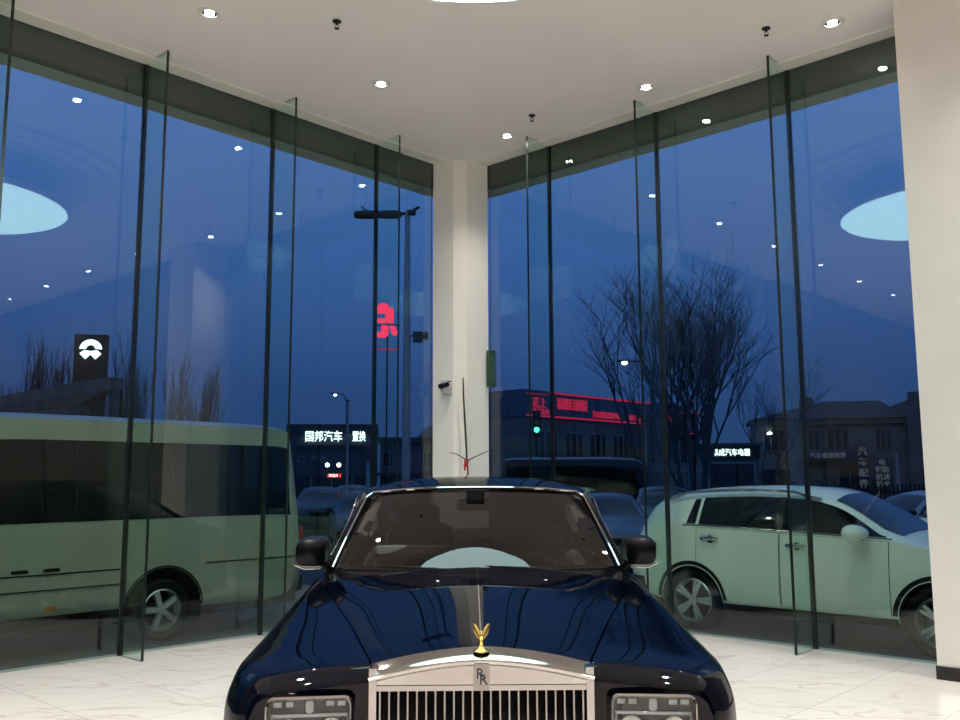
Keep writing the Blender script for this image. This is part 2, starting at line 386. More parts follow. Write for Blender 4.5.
# ------------------------------------------------------------------ ceiling fittings
def downlights():
    r0 = root('downlight', (0, 0, CEIL), 0, 'x', 'downlight', 'recessed ceiling downlights')
    mb = MB(); mb.lathe([(.066, -.001), (.068, -.012), (.098, -.012), (.108, -.001), (.108, .001)], 24); mb.build('trim_ring', M['white_plastic'], r0)
    mb = MB(); mb.lathe([(.0, -.016), (.040, -.0145), (.042, -.002)], 24); mb.build('lens', M['downlight'], r0)
    mb = MB(); mb.lathe([(.042, -.003), (.068, -.008)], 24); mb.build('reflector', M['bright'], r0)
    spots = []
    lab = {}
    front = [(.62, 1.37, 'small round downlight nearest the white corner column'),
             (2.65, 1.37, 'round downlight second from the column along the left glass wall'),
             (4.69, 1.37, 'round downlight at upper left, third from the column along the left glass'),
             (.64, 3.38, 'round downlight second from the column along the right glass wall'),
             (.64, 5.40, 'round downlight at upper right near the white wall pier')]
    allp = [(a, b, l) for a, b, l in front]
    inner = [(4.9, 8.4), (8.4, 4.9), (8.4, 8.4), (11.5, 7.5), (7.5, 11.5), (11.5, 11.5), (15, 9.5), (9.5, 15)]  # out-of-view lamps added so bounce off the floor brightens the ceiling
    extra = inner + [(6.73 + 2.04 * k, 1.37) for k in range(9)] + [(8.77 + 2.04 * k, 3.41) for k in range(8)] + [(.95, 7.44 + 2.04 * k) for k in range(8)] + [(2.72, 9.5 + 2.04 * k) for k in range(8)]
    for a, b in extra: allp.append((a, b, 'round downlight in the ceiling further back in the showroom, out of direct view'))
    for i, (a, b, l) in enumerate(allp):
        p = P(a, b, CEIL)
        if i == 0: r0.location = p; r0['label'] = l
        else: copy_tree(r0, p, 0, l)
        if max(a, b) > 16.5: continue
        ld = bpy.data.lights.new('downlight_beam', 'SPOT'); ld.energy = 190 if i == 0 else 310 if i < 5 else 980 if i < 13 else 260; ld.spot_size = radians(110); ld.spot_blend = 1.0; ld.shadow_soft_size = .045; ld.color = (1, .90, .815)
        lo = bpy.data.objects.new('downlight_beam', ld); COL.objects.link(lo); lo.location = p - Vector((0, 0, .03))
    # sprinkler heads
    s0 = root('sprinkler', (0, 0, CEIL), 0, 'x', 'sprinkler', 'ceiling sprinkler heads')
    mb = MB(); mb.lathe([(0, -.001), (.055, -.001), (.058, -.012), (.03, -.02), (0, -.02)], 16); mb.build('escutcheon', M['dark_metal'], s0); s0.scale = (.72, .72, .72)
    mb = MB(); mb.lathe([(0, -.02), (.014, -.02), (.014, -.055), (0, -.055)], 10)
    mb.tube([(-.02, 0, -.05), (-.025, 0, -.075), (0, 0, -.1)], .004, 6); mb.tube([(.02, 0, -.05), (.025, 0, -.075), (0, 0, -.1)], .004, 6)
    mb.lathe([(0, -.098), (.032, -.100), (.032, -.104), (0, -.104)], 12); mb.build('nozzle', M['dark_metal'], s0)
    for i, (x, y, l) in enumerate(((-1.303, 7.907, 'small dark sprinkler head at upper left of the ceiling'), (.614, 10.105, 'small dark sprinkler head nearest the column'), (2.696, 8.072, 'small dark sprinkler head at upper right of the ceiling'))):
        if i == 0: s0.location = (x, y, CEIL); s0['label'] = l
        else: copy_tree(s0, (x, y, CEIL), 0, l)
downlights()

def disc_lamp():
    R = 1.55
    r = root('disc_pendant_lamp', (-.016, 5.17, CEIL), 0, 'large round glowing disc lamp hung under the ceiling above the car', 'ceiling lamp')
    z = 5.30 - CEIL
    mb = MB(); mb.lathe([(0, z), (R - .03, z)], 72); mb.lathe([(R - .03, z), (R - .01, z + .02)], 72); mb.build('diffuser', M['disc'], r)
    mb = MB(); mb.lathe([(R - .02, z + .004), (R, z + .01), (R, z + .09), (0, z + .10)], 72); mb.build('rim', M['white_plastic'], r)
    for k in range(4):
        a = pi / 4 + k * pi / 2; mb = MB(); mb.tube([(1.1 * cos(a), 1.1 * sin(a), z + .09), (1.1 * cos(a), 1.1 * sin(a), 0)], .004, 6); mb.build('cable', M['bright'], r)
disc_lamp()

# ------------------------------------------------------------------ wheels
def wheel(parent, x, y, z, R, W, side, rim_r, spokes=5, mat=None, twin=True, name='wheel'):
    mat = mat or M['alloy']
    mb = MB(); h = W / 2
    mb.lathe([(rim_r, -h * .8), (R * .9, -h), (R * .98, -h * .8), (R, -h * .5), (R, h * .5), (R * .98, h * .8), (R * .9, h), (rim_r, h * .8)], 40, (x, y, z), 'x')
    t = mb.build(name, M['rubber'], parent)
    mb = MB(); f = side * h * .72
    mb.lathe([(rim_r, f), (rim_r * .93, f + side * .012), (rim_r * .88, f - side * .02), (rim_r * .86, -f)], 40, (x, y, z), 'x')
    mb.lathe([(rim_r * .86, f - side * .10), (0, f - side * .10)], 40, (x, y, z), 'x', 1)
    mb.lathe([(.0, f + side * .005), (rim_r * .2, f + side * .004), (rim_r * .24, f - side * .03)], 20, (x, y, z), 'x')
    for k in range(spokes):
        a = 2 * pi * k / spokes + .3
        for off in ((-.13, .13) if twin else (0,)):
            ww = rim_r * (.075 if twin else .15)
            T = Matrix.Translation((x + f - side * .022, y, z)) @ Matrix.Rotation(a + off, 4, 'X')
            p = [(-.02, -ww, rim_r * .15), (-.02, ww, rim_r * .15), (-.02, ww * 1.1, rim_r * .9), (-.02, -ww * 1.1, rim_r * .9), (.02, -ww * .8, rim_r * .15), (.02, ww * .8, rim_r * .15), (.02, ww * .9, rim_r * .9), (.02, -ww * .9, rim_r * .9)]
            mb.add([T @ Vector(q) for q in p], [(0, 3, 2, 1), (4, 5, 6, 7), (0, 1, 5, 4), (1, 2, 6, 5), (2, 3, 7, 6), (3, 0, 4, 7)], 0)
    mb.build('rim', [mat, M['black_matte']], t)
    return t

# ------------------------------------------------------------------ generic car body (lofted cross-sections), nose at y=0, ground z=0
class Body:
    def __init__(s, L, zt, zs, ws, wm, wt, zb, crown=.06, arches=(), archR=.36, zmid=.62, tuck=.07):
        s.L = L; s.zt = tabf(zt); s.zs = tabf(zs); s.ws = tabf(ws); s.wm = tabf(wm); s.wt = tabf(wt); s.zb = tabf(zb)
        s.crown = crown; s.arches = arches; s.archR = archR; s.zmid = zmid; s.tuck = tuck
    def side_x(s, y, z):
        zb, zs, wm, ws, zm = s.zb(y), s.zs(y), s.wm(y), s.ws(y), s.zmid
        if z >= zs: return s.up_x(y, z)
        return tabf([(zb, wm - s.tuck), (min(zb + .12, zm - .05), wm - .015), (zm, wm), (max(zs, zm + .02), ws)])(z)
    def ze(s, y): return s.zt(y) - min(s.crown, max(.012, (s.zt(y) - s.zs(y)) * .5))
    def up_x(s, y, z):
        zs, ze = s.zs(y), s.ze(y); t = max(0, min(1, (z - zs) / max(ze - zs, 1e-4)))
        return s.ws(y) + (s.wt(y) - s.ws(y)) * (t * .8 + .2 * t * t)
    def top_z(s, y, x):
        ze, zt, wt = s.ze(y), s.zt(y), s.wt(y); q = min(1, abs(x) / wt)
        return ze + (zt - ze) * (1 - q ** 2.6)
    def bottom(s, y):
        z = s.zb(y)
        for yw, zw in s.arches:
            d = s.archR ** 2 - (y - yw) ** 2
            if d > 0: z = max(z, zw + sqrt(d))
        return z
    def section(s, y):
        zb = s.bottom(y); zs = s.zs(y); zb = min(zb, zs - .02); pts = []
        for z in lin(zb, zs, 9): pts.append((s.side_x(y, min(z, zs - 1e-5)), z))
        ze = s.ze(y)
        for z in lin(zs, ze, 7)[1:]: pts.append((s.up_x(y, z), z))
        wt = s.wt(y)
        for k in (.985, .94, .86, .7, .45, .2, 0): pts.append((wt * k, s.top_z(y, wt * k)))
        full = [(x, y, z) for x, z in pts] + [(-x, y, z) for x, z in pts[-2::-1]]
        return full
    def stations(s, n=60):
        ys = set(lin(0, s.L, n))
        for yw, zw in s.arches:
            for k in range(-12, 13): ys.add(max(0, min(s.L, yw + s.archR * sin(k / 12 * pi / 2))))
            ys.add(yw - s.archR - .003); ys.add(yw + s.archR + .003)
        return sorted(y for y in ys if 0 <= y <= s.L)
    def build(s, name, mat, parent):
        mb = MB(); rows = [s.section(y) for y in s.stations()]
        mb.grid(rows); k = len(rows[0])
        mb.f.append(tuple(range(k))); mb.mi.append(0); o = (len(rows) - 1) * k; mb.f.append(tuple(o + i for i in range(k))); mb.mi.append(0)
        return mb.build(name, mat, parent, angle=40)
    def side_glass(s, side, y0, y1, lo=.03, hi=.05, off=.006, n=24, fr=0, rr=0):
        """window pane following the body between belt and roof edge; fr/rr slant its front and rear ends"""
        rows = []
        for y in lin(y0, y1, n):
            z0 = s.zs(y) + lo; z1 = s.ze(y) - hi
            if fr: z1 = min(z1, z0 + .01 + (y - y0) * fr)
            if rr: z1 = min(z1, z0 + .01 + (y1 - y) * rr)
            if z1 < z0 + .01: z1 = z0 + .01
            rows.append([(side * (s.up_x(y, z) + off), y, z) for z in lin(z0, z1, 6)])
        mb = MB(); mb.grid(rows); return mb
    def top_glass(s, y0, y1, k=.9, off=.008, n=12):
        rows = []
        for y in lin(y0, y1, n):
            e = .01; dz = (s.zt(y + e) - s.zt(y - e)) / (2 * e); nl = sqrt(1 + dz * dz)
            rows.append([(x, y - dz / nl * off, s.top_z(y, x) + off / nl) for x in [s.wt(y) * k * q for q in (-1, -.9, -.6, -.3, 0, .3, .6, .9, 1)]])
        mb = MB(); mb.grid(rows); return mb
    def face_patch(s, y, x0, x1, z0, z1, off):
        mb = MB(); return mb

def underbody(mb, b, inset=.3, ztop=.85):
    L = b.L; w_ = b.wm(L / 2)
    mb.box(-w_ + inset, w_ - inset, .25, L - .25, .2, ztop)
    yw = [a[0] for a in b.arches]
    # inner wheel housings and the floor pan between the axles
    segs = [(.12, yw[0] - b.archR - .02), (yw[0] + b.archR + .02, yw[1] - b.archR - .02), (yw[1] + b.archR + .02, L - .12)]
    for a, c in segs:
        if c > a: mb.box(-w_ + .05, w_ - .05, a, c, b.zb((a + c) / 2) - .02, b.zb((a + c) / 2) + .3)
def arch_liners(parent, b, depth=.28):
    for yw, zw in b.arches:
        for sd in (1, -1):
            x1 = sd * (b.wm(yw) - .02); x0 = sd * (b.wm(yw) - depth); mb = MB()
            mb.grid([[(x, yw + (b.archR + .004) * cos(t), zw + (b.archR + .004) * sin(t)) for x in (x0, x1)] for t in lin(-.25, pi + .25, 20)])
            mb.build('arch_liner', M['black_matte'], parent)
def arch_trim(b, side, yw, zw, wdt=.06, off=.008, t0=0.05, t1=pi - .05):
    rows = []
    for t in lin(t0, t1, 24):
        r = []
        for rr in (b.archR - .012, b.archR + wdt * .3, b.archR + wdt):
            y = yw + rr * cos(t); z = zw + rr * sin(t)
            x = b.side_x(y, min(z, b.zs(y) - .01)) + (off if rr > b.archR - .005 else -.03)
            r.append((side * x, y, z))
        rows.append(r)
    mb = MB(); mb.grid(rows); return mb
def simple_mirror(parent, side, x, y, z, mat, sx=.11, sy=.07, sz=.075):
    mb = MB(); rows = []
    for t in lin(-1, 1, 9):
        k = sqrt(max(0, 1 - (abs(t) ** 3.0))) if abs(t) < 1 else .15
        rows.append([(side * (x + sx * (t + 1)), y + sy * k * cos(a) * (1 if cos(a) < 0 else .6), z + sz * k * sin(a)) for a in lin(0, 2 * pi, 17)[:-1]])
    mb.grid(rows, closed=True); mb.f.append(tuple(range(16))); mb.mi.append(0); o = 8 * 16; mb.f.append(tuple(o + i for i in range(16))); mb.mi.append(0)
    mb.tube([(side * (x - .07), y + .02, z - .07), (side * (x + .04), y, z - .04)], .025, 8)
    return mb.build('mirror', mat, parent)

# ------------------------------------------------------------------ the navy luxury car (local y from grille backwards)
def hero():
    r = root('luxury_car', (.001, 3.28, 0), radians(.72), 'glossy navy luxury car with chrome grille and gold winged ornament on the marble floor', 'car')
    L = 5.62
    # columns per station: y, zc (hood centre), xs zs (shut line), xf zf (fender crown), xo zo (outer shoulder), w zw (widest)
    T = [(0.085, 1.0, 0.39, 0.93, 0.62, 0.905, 0.775, 0.875, 0.835, 0.74),
         (0.11, 1.01, 0.395, 0.945, 0.62, 0.925, 0.79, 0.893, 0.865, 0.74),
         (0.16, 1.015, 0.405, 0.951, 0.63, 0.934, 0.82, 0.9, 0.905, 0.735),
         (0.3, 1.022, 0.44, 0.96, 0.67, 0.945, 0.882, 0.905, 0.965, 0.73),
         (0.55, 1.03, 0.5, 0.972, 0.71, 0.955, 0.92, 0.907, 1.0, 0.72),
         (0.8, 1.036, 0.56, 0.984, 0.75, 0.965, 0.935, 0.915, 1.002, 0.72),
         (1.2, 1.043, 0.67, 1.006, 0.81, 0.988, 0.942, 0.943, 1.0, 0.74),
         (1.6, 1.05, 0.775, 1.026, 0.87, 1.012, 0.945, 0.975, 0.995, 0.76),
         (1.92, 1.058, .855, 1.042, .905, 1.030, .942, 1.000, .982, .78),
         (2.2, 1.08, .868, 1.052, .915, 1.043, .948, 1.018, .982, .80),
         (2.6, 1.09, .868, 1.060, .915, 1.050, .948, 1.024, .985, .80),
         (3.6, 1.09, .868, 1.072, .915, 1.060, .950, 1.032, .99, .80),
         (4.6, 1.08, .84, 1.060, .89, 1.045, .930, 1.01, .975, .78),
         (5.2, 1.05, .74, 1.03, .80, 1.010, .86, .96, .92, .74),
         (5.55, .99, .60, .96, .68, .94, .76, .89, .83, .70),
         (5.62, .90, .52, .87, .60, .85, .69, .82, .76, .68)]
    f = [tabf([(t[0], t[i]) for t in T]) for i in range(1, 10)]
    ax = ((.93, .38), (4.25, .38)); aR = .43
    def sec_outer(y, xin=None):
        """half-section from the shut line outwards and down, positive x"""
        xs, zs, xf, zf, xo, zo, w_, zw = [g(y) for g in f[1:]]
        ctrl = [(xs + .004, zs), (xf, zf), (xo, zo), (xo + (w_ - xo) * .72, zo - (zo - zw) * .38), (w_, zw), (w_ - .005, zw - .22), (w_ - .035, .30), (w_ - .09, .17)]
        pts = []
        n = len(ctrl)
        for i in range(n - 1):
            p0 = ctrl[max(i - 1, 0)]; p1 = ctrl[i]; p2 = ctrl[i + 1]; p3 = ctrl[min(i + 2, n - 1)]
            for k in range(5):
                t = k / 5
                pts.append(tuple(.5 * ((2 * p1[j]) + (-p0[j] + p2[j]) * t + (2 * p0[j] - 5 * p1[j] + 4 * p2[j] - p3[j]) * t * t + (-p0[j] + 3 * p1[j] - 3 * p2[j] + p3[j]) * t**3) for j in (0, 1)))
        pts.append(ctrl[-1])
        zb = .17
        for yw, zw_ in ax:
            d = aR**2 - (y - yw)**2
            if d > 0: zb = max(zb, zw_ + sqrt(d))
        return [(x, max(z, zb)) for x, z in pts]
    ys = set(lin(.085, L, 64)) | {.085, .095, .11, .13, .16, .2, .25, .3}
    for yw, _ in ax:
        for k in range(-10, 11): ys.add(yw + aR * sin(k / 10 * pi / 2))
        ys |= {yw - aR - .004, yw + aR + .004}
    ys = sorted(ys)
    for sd in (1, -1):
        mb = MB(); rows = []
        for y in ys:
            pts = sec_outer(y); xs, zs = pts[0]
            rows.append([(sd * (xs - .001), y, zs - .035), (sd * (xs - .001), y, zs - .004)] + [(sd * x, y, z) for x, z in pts])
        # rolled front edge of the wing, then the upright fascia beside the grille
        first = rows[0]
        roll = [[(x * .998, first[0][1] - .014, z - .014) for x, y, z in first], [(x * .99, first[0][1] - .020, z - .035) for x, y, z in first]]
        rows = [roll[1], roll[0]] + rows
        mb.grid(rows)
        cap = [tuple(v) for v in rows[0]]
        o = len(mb.v); low = [(sd * .39, cap[0][1], .17)]
        mb.v += cap + low; mb.f.append(tuple(range(o, o + len(cap) + 1))); mb.mi.append(0)
        mb.build('side_body', M['paint'], r, angle=30)
    # bonnet with centre ridge
    def hood_end(x): return 1.76 + .14 * (abs(x) / .86) ** 2
    hz = tabf([(.05, 1.001), (.085, 1.006), (.5, 1.057), (.8, 1.090), (1.0, 1.108), (1.2, 1.121), (1.45, 1.130), (1.8, 1.134), (2.2, 1.134)])
    mb = MB(); rows = []
    for i in range(31):
        t = i / 30; row = []
        for q in lin(-1, 1, 25):
            # follow the shut line
            y = .055 + t * (hood_end(f[1](1.9) * q) - .055)
            xs, zs, zc = f[1](y), f[2](y), hz(y); x = q * (xs - .009); a = abs(q)
            z = zc - (zc - zs) * (.22 * a + .78 * a ** 2.6) - (.010 if a > .99 else 0)
            row.append((x, y, z))
        rows.append(row)
    rows = [[(x, y, z - .03) for x, y, z in rows[0]]] + rows + [[(x, y + .002, z - .03) for x, y, z in rows[-1]]]
    rows = [[(rw[0][0], rw[0][1], rw[0][2] - .03)] + rw + [(rw[-1][0], rw[-1][1], rw[-1][2] - .03)] for rw in rows]
    mb.grid(rows); hood = mb.build('bonnet', M['paint'], r, angle=30)
    mb = MB(); rows = []
    for y in lin(.10, 1.755, 30): rows.append([(-.0045, y, hz(y) - .002), (-.003, y, hz(y) + .003), (.003, y, hz(y) + .003), (.0045, y, hz(y) - .002)])
    mb.grid(rows); mb.build('bonnet_strip', M['chrome'], hood)
    # scuttle between bonnet and windscreen
    WB, WT = 2.17, 2.86
    def wpt(q, t):
        """windscreen surface: q across -1..1, t up 0..1"""
        hw = .868 + (.722 - .868) * t; a = abs(q)
        y = WB + (WT - WB) * (t ** 1.06) + .20 * a ** 2.2 * (1 - .25 * t); z = 1.085 + (1.545 - 1.085) * (1.07 * t - .07 * t * t) - .035 * a ** 2.5 * t - .012 * a * (1 - t)
        return Vector((q * hw, y, z))
    mb = MB(); rows = []
    for t in lin(0, 1, 9):
        row = []
        for q in lin(-1, 1, 25):
            p1 = wpt(q * 1.02, 0); xh = .868 * q; y0 = hood_end(xh) + .004; z0 = 1.075 - .045 * abs(q) ** 2
            x = xh + (p1.x - xh) * t; y = y0 + (p1.y + .02 - y0) * t; z = z0 + (p1.z - .004 - z0) * (t ** 1.3)
            row.append((x, y, z))
        rows.append(row)
    mb.grid(rows); mb.build('scuttle', M['black_gloss'], r)
    for sd, xa in ((-1, .05), (-1, .62)):
        mb = MB(); mb.tube([(xa - .10, 2.05, 1.075), (xa - .30, 2.125, 1.092), (xa - .62 if xa < .3 else xa - .58, 2.20, 1.10)], [.012, .008, .005], 8); mb.build('wiper', M['black_matte'], r)
    # windscreen
    mb = MB(); mb.grid([[wpt(q, t) for q in lin(-1, 1, 25)] for t in lin(.0, 1, 13)]); ws = mb.build('windscreen', M['windscreen'], r)
    # chrome surround, then body-coloured pillars outside it
    path = [wpt(-1.0, t) for t in lin(0, .93, 16)] + [wpt(q, 1.0) for q in lin(-.95, .95, 25)] + [wpt(1.0, t) for t in lin(.93, 0, 16)]
    mb = MB(); mb.tube([p + Vector((0, -.012, .008)) for p in path], .0105, 8); mb.build('windscreen_surround', M['chrome'], r)
    # black frit border along the lower edge
    mb = MB(); mb.grid([[wpt(q, t) + Vector((0, .006, -.004)) for q in lin(-1, 1, 25)] for t in lin(0, .05, 3)]); mb.build('screen_border', M['black_matte'], ws)
    def roof_edge(y):  # outer rail: x,z along the car
        return (tabf([(2.35, .925), (2.55, .868), (2.75, .815), (3.0, .780), (3.5, .768), (4.1, .75), (4.6, .735), (5.0, .75), (5.3, .78)])(y), tabf([(2.35, 1.065), (2.55, 1.20), (2.75, 1.36), (2.97, 1.505), (3.5, 1.545), (4.1, 1.51), (4.6, 1.36), (5.0, 1.14), (5.3, 1.03)])(y))
    for sd in (1, -1):
        mb = MB(); rows = []
        for t in lin(0, 1, 16):
            p = wpt(sd * 1.0, t * .97); y2 = 2.38 + t * .72; ex, ez = roof_edge(y2); ez = min(ez, p.z + .02 + .02 * t) if t > .05 else ez
            rows.append([(p.x, p.y + .01, p.z), ((p.x + sd * ex) / 2 + sd * .012, (p.y + y2) / 2 - .02, (p.z + ez) / 2 + .022), (sd * ex, y2, ez), (sd * (ex - .03), y2 + .06, ez - .03), (p.x - sd * .02, p.y + .10, p.z - .03)])
        mb.grid(rows, closed=True); mb.build('windscreen_pillar', M['pillar_paint'], r)
        # bright strip along the side window edge of the pillar
        mb = MB(); mb.tube([(sd * (roof_edge(y)[0] + .003), y, roof_edge(y)[1] + .004) for y in lin(2.40, 2.98, 12)], .0035, 6); mb.build('pillar_strip', M['chrome'], r)
        # side window glass and rear quarter
        mb = MB(); rows = []
        for y in lin(2.45, 4.25, 16):
            ex, ez = roof_edge(y); rows.append([(sd * (.905 + (ex - .905) * t), y, 1.06 + (ez - .02 - 1.06) * t) for t in lin(0, 1, 6)])
        mb.grid(rows); mb.build('side_window', M['windscreen'], r)
        mb = MB(); rows = []
        for y in lin(4.25, 5.2, 10):
            ex, ez = roof_edge(y); rows.append([(sd * (.905 + (ex - .905) * t - max(0, y - 4.6) * .1), y, 1.03 + (max(ez, 1.04) - 1.03) * t) for t in lin(0, 1, 6)])
        mb.grid(rows); mb.build('rear_quarter', M['paint'], r)
    # roof skin
    zroof = tabf([(2.86, 1.552), (3.0, 1.588), (3.2, 1.615), (3.6, 1.628), (4.0, 1.615), (4.3, 1.575)])
    mb = MB(); rows = []
    for y in lin(0, 1, 22):
        row = []
        for q in lin(-1, 1, 21):
            a = abs(q); yy = 2.855 + y * (4.3 - 2.855) + .19 * a ** 2.2 * (1 - y)
            ex, ez = roof_edge(max(yy, 2.97)); zc = zroof(yy)
            zc2 = zroof(2.855 + y * (4.3 - 2.855))
            z = min(zc, zc2 + .02) - (max(zc - ez, .02)) * a ** 3.2
            row.append((q * ex, yy, z))
        rows.append(row)
    mb.grid(rows); mb.build('roof', M['paint'], r)
    mb = MB(); mb.grid([[(q * (.70 - .04 * t), 4.32 + .72 * t, 1.565 - .46 * t - .04 * q * q) for q in lin(-1, 1, 11)] for t in lin(0, 1, 8)]); mb.build('rear_window', M['windscreen'], r)
    # boot deck
    mb = MB(); rows = []
    for y in lin(4.95, 5.62, 12): rows.append([(f[1](y) * q, y, f[0](y) - (f[0](y) - f[2](y)) * abs(q) ** 2) for q in lin(-1, 1, 13)])
    rows.append([(f[1](5.62) * q, 5.62, .3) for q in lin(-1, 1, 13)])
    mb.grid(rows); mb.build('boot_lid', M['paint'], r)
    # cabin: floor tub, dashboard, seats, wheel, interior mirror
    mb = MB(); mb.box(-.82, .82, 2.0, 5.0, .30, .34); mb.box(-.62, .62, .2, 5.4, .2, .32)
    mb.box(-.60, .60, .12, 1.95, .3, .85); mb.build('floor_pan', M['black_matte'], r, smooth=False)
    mb = MB(); mb.box(-.80, .80, 2.30, 2.72, .55, 1.04); mb.box(-.8, .8, 2.1, 2.35, .85, 1.045); mb.prism([(x, y) for x, y in rrect(.5, .1, .04)], 0, .3, Matrix.Translation((-.38, 2.62, 1.03)) @ Matrix.Rotation(radians(60), 4, 'X')); mb.build('dashboard', M['leather'], r, bevel=.03)
    for sd in (1, -1):
        s0 = MB(); s0.box(sd * .40 - .26, sd * .40 + .26, 3.05, 3.6, .42, .62); s0.prism(rrect(.52, .68, .12), 0, .16, Matrix.Translation((sd * .40, 3.68, .93)) @ Matrix.Rotation(radians(75), 4, 'X'))
        s = s0.build('seat', M['leather'], r, bevel=.02)
        h = MB(); h.prism(rrect(.28, .17, .06), 0, .1, Matrix.Translation((sd * .40, 3.76, 1.33)) @ Matrix.Rotation(radians(80), 4, 'X')); h.build('headrest', M['leather'], s, bevel=.02)
    mb = MB(); mb.box(-.72, .72, 4.3, 4.7, .45, .7); mb.prism(rrect(1.4, .5, .1), 0, .15, Matrix.Translation((0, 4.72, .92)) @ Matrix.Rotation(radians(75), 4, 'X')); mb.build('rear_bench', M['leather_tan'], r, bevel=.02)
    mb = MB(); Tm = Matrix.Translation((.38, 2.86, .95)) @ Matrix.Rotation(radians(65), 4, 'X')
    mb.tube([Tm @ Vector((.19 * cos(a), .19 * sin(a), 0)) for a in lin(0, 2 * pi, 33)], .014, 8, cap=False)
    for a in (0.2, pi - .2, -pi / 2): mb.tube([Tm @ Vector((0, 0, -.02)), Tm @ Vector((.19 * cos(a), .19 * sin(a), 0))], .012, 6)
    mb.lathe([(0, 0), (.07, 0), (.06, .03), (0, .035)], 16, tuple(Tm @ Vector((0, 0, -.01)))); mb.build('steering_wheel', M['leather'], r)
    mb = MB(); mb.prism(rrect(.25, .075, .03), -.012, .02, Matrix.Translation((0, 2.76, 1.44)) @ Matrix.Rotation(radians(90), 4, 'X')); mb.box(-.06, .06, 2.74, 2.82, 1.475, 1.54); mb.build('interior_mirror', M['black_matte'], r, bevel=.004)
    # ---- grille
    mb = MB(); rows = []
    def cap_z(x): return .983 - .058 * (abs(x) / .39) ** 1.7
    xs = lin(-.39, .39, 41)
    # chrome cap: front band, rounded lip, sloping top
    prof = lambda x: [(.006, .888), (.004, cap_z(x) - .022), (-.010, cap_z(x) - .014), (-.012, cap_z(x) - .004), (-.006, cap_z(x) + .002), (.02, cap_z(x) + .013), (.075, cap_z(x) + .031), (.085, cap_z(x) + .02)]
    mb.grid([[(x, y, z) for y, z in prof(x)] for x in xs])
    for sd in (1, -1):   # side posts and lower frame
        mb.box(sd * .39 - (.026 if sd > 0 else 0), sd * .39 + (0 if sd > 0 else .026), -.004, .10, .34, .955)
    mb.box(-.39, .39, -.004, .09, .34, .39); mb.box(-.385, .385, .0, .02, .878, .896)
    g = mb.build('grille', M['chrome'], r, angle=40)
    mb = MB(); mb.box(-.37, .37, .055, .07, .38, .90); mb.build('grille_backing', M['black_matte'], g, smooth=False)
    n = 23
    for i in range(n):
        x = -.352 + .704 * i / (n - 1); mb = MB()
        mb.prism([(x - .0045, .050), (x - .0045, .010), (x - .003, .003), (x + .003, .003), (x + .0045, .010), (x + .0045, .050)], .385, .885); mb.build('grille_slat', M['bright'], g)
    mb = MB(); T0 = Matrix.Translation((0, -.002, .926)) @ Matrix.Rotation(radians(90), 4, 'X')
    mb.prism(rrect(.056, .088, .006), 0, .012, T0); bd = mb.build('badge', M['bright'], g)
    mb = MB(); add_text(mb, 'R', .05, Matrix.Translation((-.005, -.016, .938)), depth=.001); add_text(mb, 'R', .05, Matrix.Translation((.006, -.016, .918)), depth=.001); mb.build('badge_letters', M['black_gloss'], bd, smooth=False)
    # ---- gold winged ornament
    base = MB(); z0 = f[0](.06) - .012; z0 = 1.004; y0 = .035
    base.lathe([(0, .0), (.036, .0), (.038, .005), (.028, .010), (.018, .016), (.012, .024), (0, .026)], 24, (0, y0, z0 - .002))
    def shrink(m):
        m.v = [(x * .8, y0 + (y - y0) * .8, z0 + (z - z0) * .8) for x, y, z in m.v]; return m
    orn = shrink(base).build('ornament', M['gold'], r)
    mb = MB(); mb.tube([(0, y0 + .004, z0 + .02), (0, y0 + .002, z0 + .035), (0, y0 - .004, z0 + .05), (0, y0 - .010, z0 + .066), (0, y0 - .014, z0 + .076)], [.013, .009, .010, .011, .005], 10)
    mb.lathe([(0, -.008), (.006, -.005), (.008, 0), (.006, .005), (0, .008)], 10, (0, y0 - .018, z0 + .082)); shrink(mb).build('figure', M['gold'], orn)
    for sd in (1, -1):
        mb = MB(); rows = []
        for t in lin(0, 1, 12):
            c = Vector((sd * (.004 + .030 * t ** .9), y0 + .004 + .018 * t, z0 + .052 + .062 * t)); wd = .0115 * sin(pi * min(1, .12 + .80 * t)) ** .7 if t < 1 else .004
            d = Vector((.030 * sd, .018, .062)).normalized(); sdv = Vector((1, 0, -.5 * sd)).normalized()
            rows.append([c + sdv * wd * cos(a) + Vector((0, 1, 0)) * .0035 * sin(a) for a in lin(0, 2 * pi, 13)[:-1]])
        mb.grid(rows, closed=True); shrink(mb).build('wing', M['gold'], orn)
    # ---- headlights
    for sd in (1, -1):
        T0 = Matrix.Translation((sd * .597, .014, .779)) @ Matrix.Rotation(sd * radians(-6), 4, 'Z') @ Matrix.Rotation(radians(90), 4, 'X')
        out = rrect(.300, .165, .03); inn = rrect(.278, .140, .022)
        mb = MB(); k = len(out)
        rows = [[T0 @ Vector((x, y, h)) for x, y in pl] for pl, h in ((out, -.075), (out, .006), (rrect(.288, .152, .026), .012), (inn, .006), (inn, -.02))]
        mb.grid(rows, closed=True); hl = mb.build('headlight', M['chrome'], r)
        mb = MB(); mb.prism(inn, -.045, -.04, T0); mb.build('housing', M['dark_metal'], hl, smooth=False)
        mb = MB()
        mb.box(-.128, .128, .008, .020, -.038, -.010, T=T0)
        for x0 in (-.125, -.085, .055, .095): mb.box(x0, x0 + .03, .040, .060, -.04, -.022, T=T0)
        for x0 in (-.132, .126): mb.box(x0, x0 + .006, -.06, .02, -.04, -.014, T=T0)
        mb.prism(rrect(.03, .045, .012), -.04, -.012, T0 @ Matrix.Translation((0, .042, 0))); mb.build('light_bar', M['lens_clear'], hl, bevel=.003)
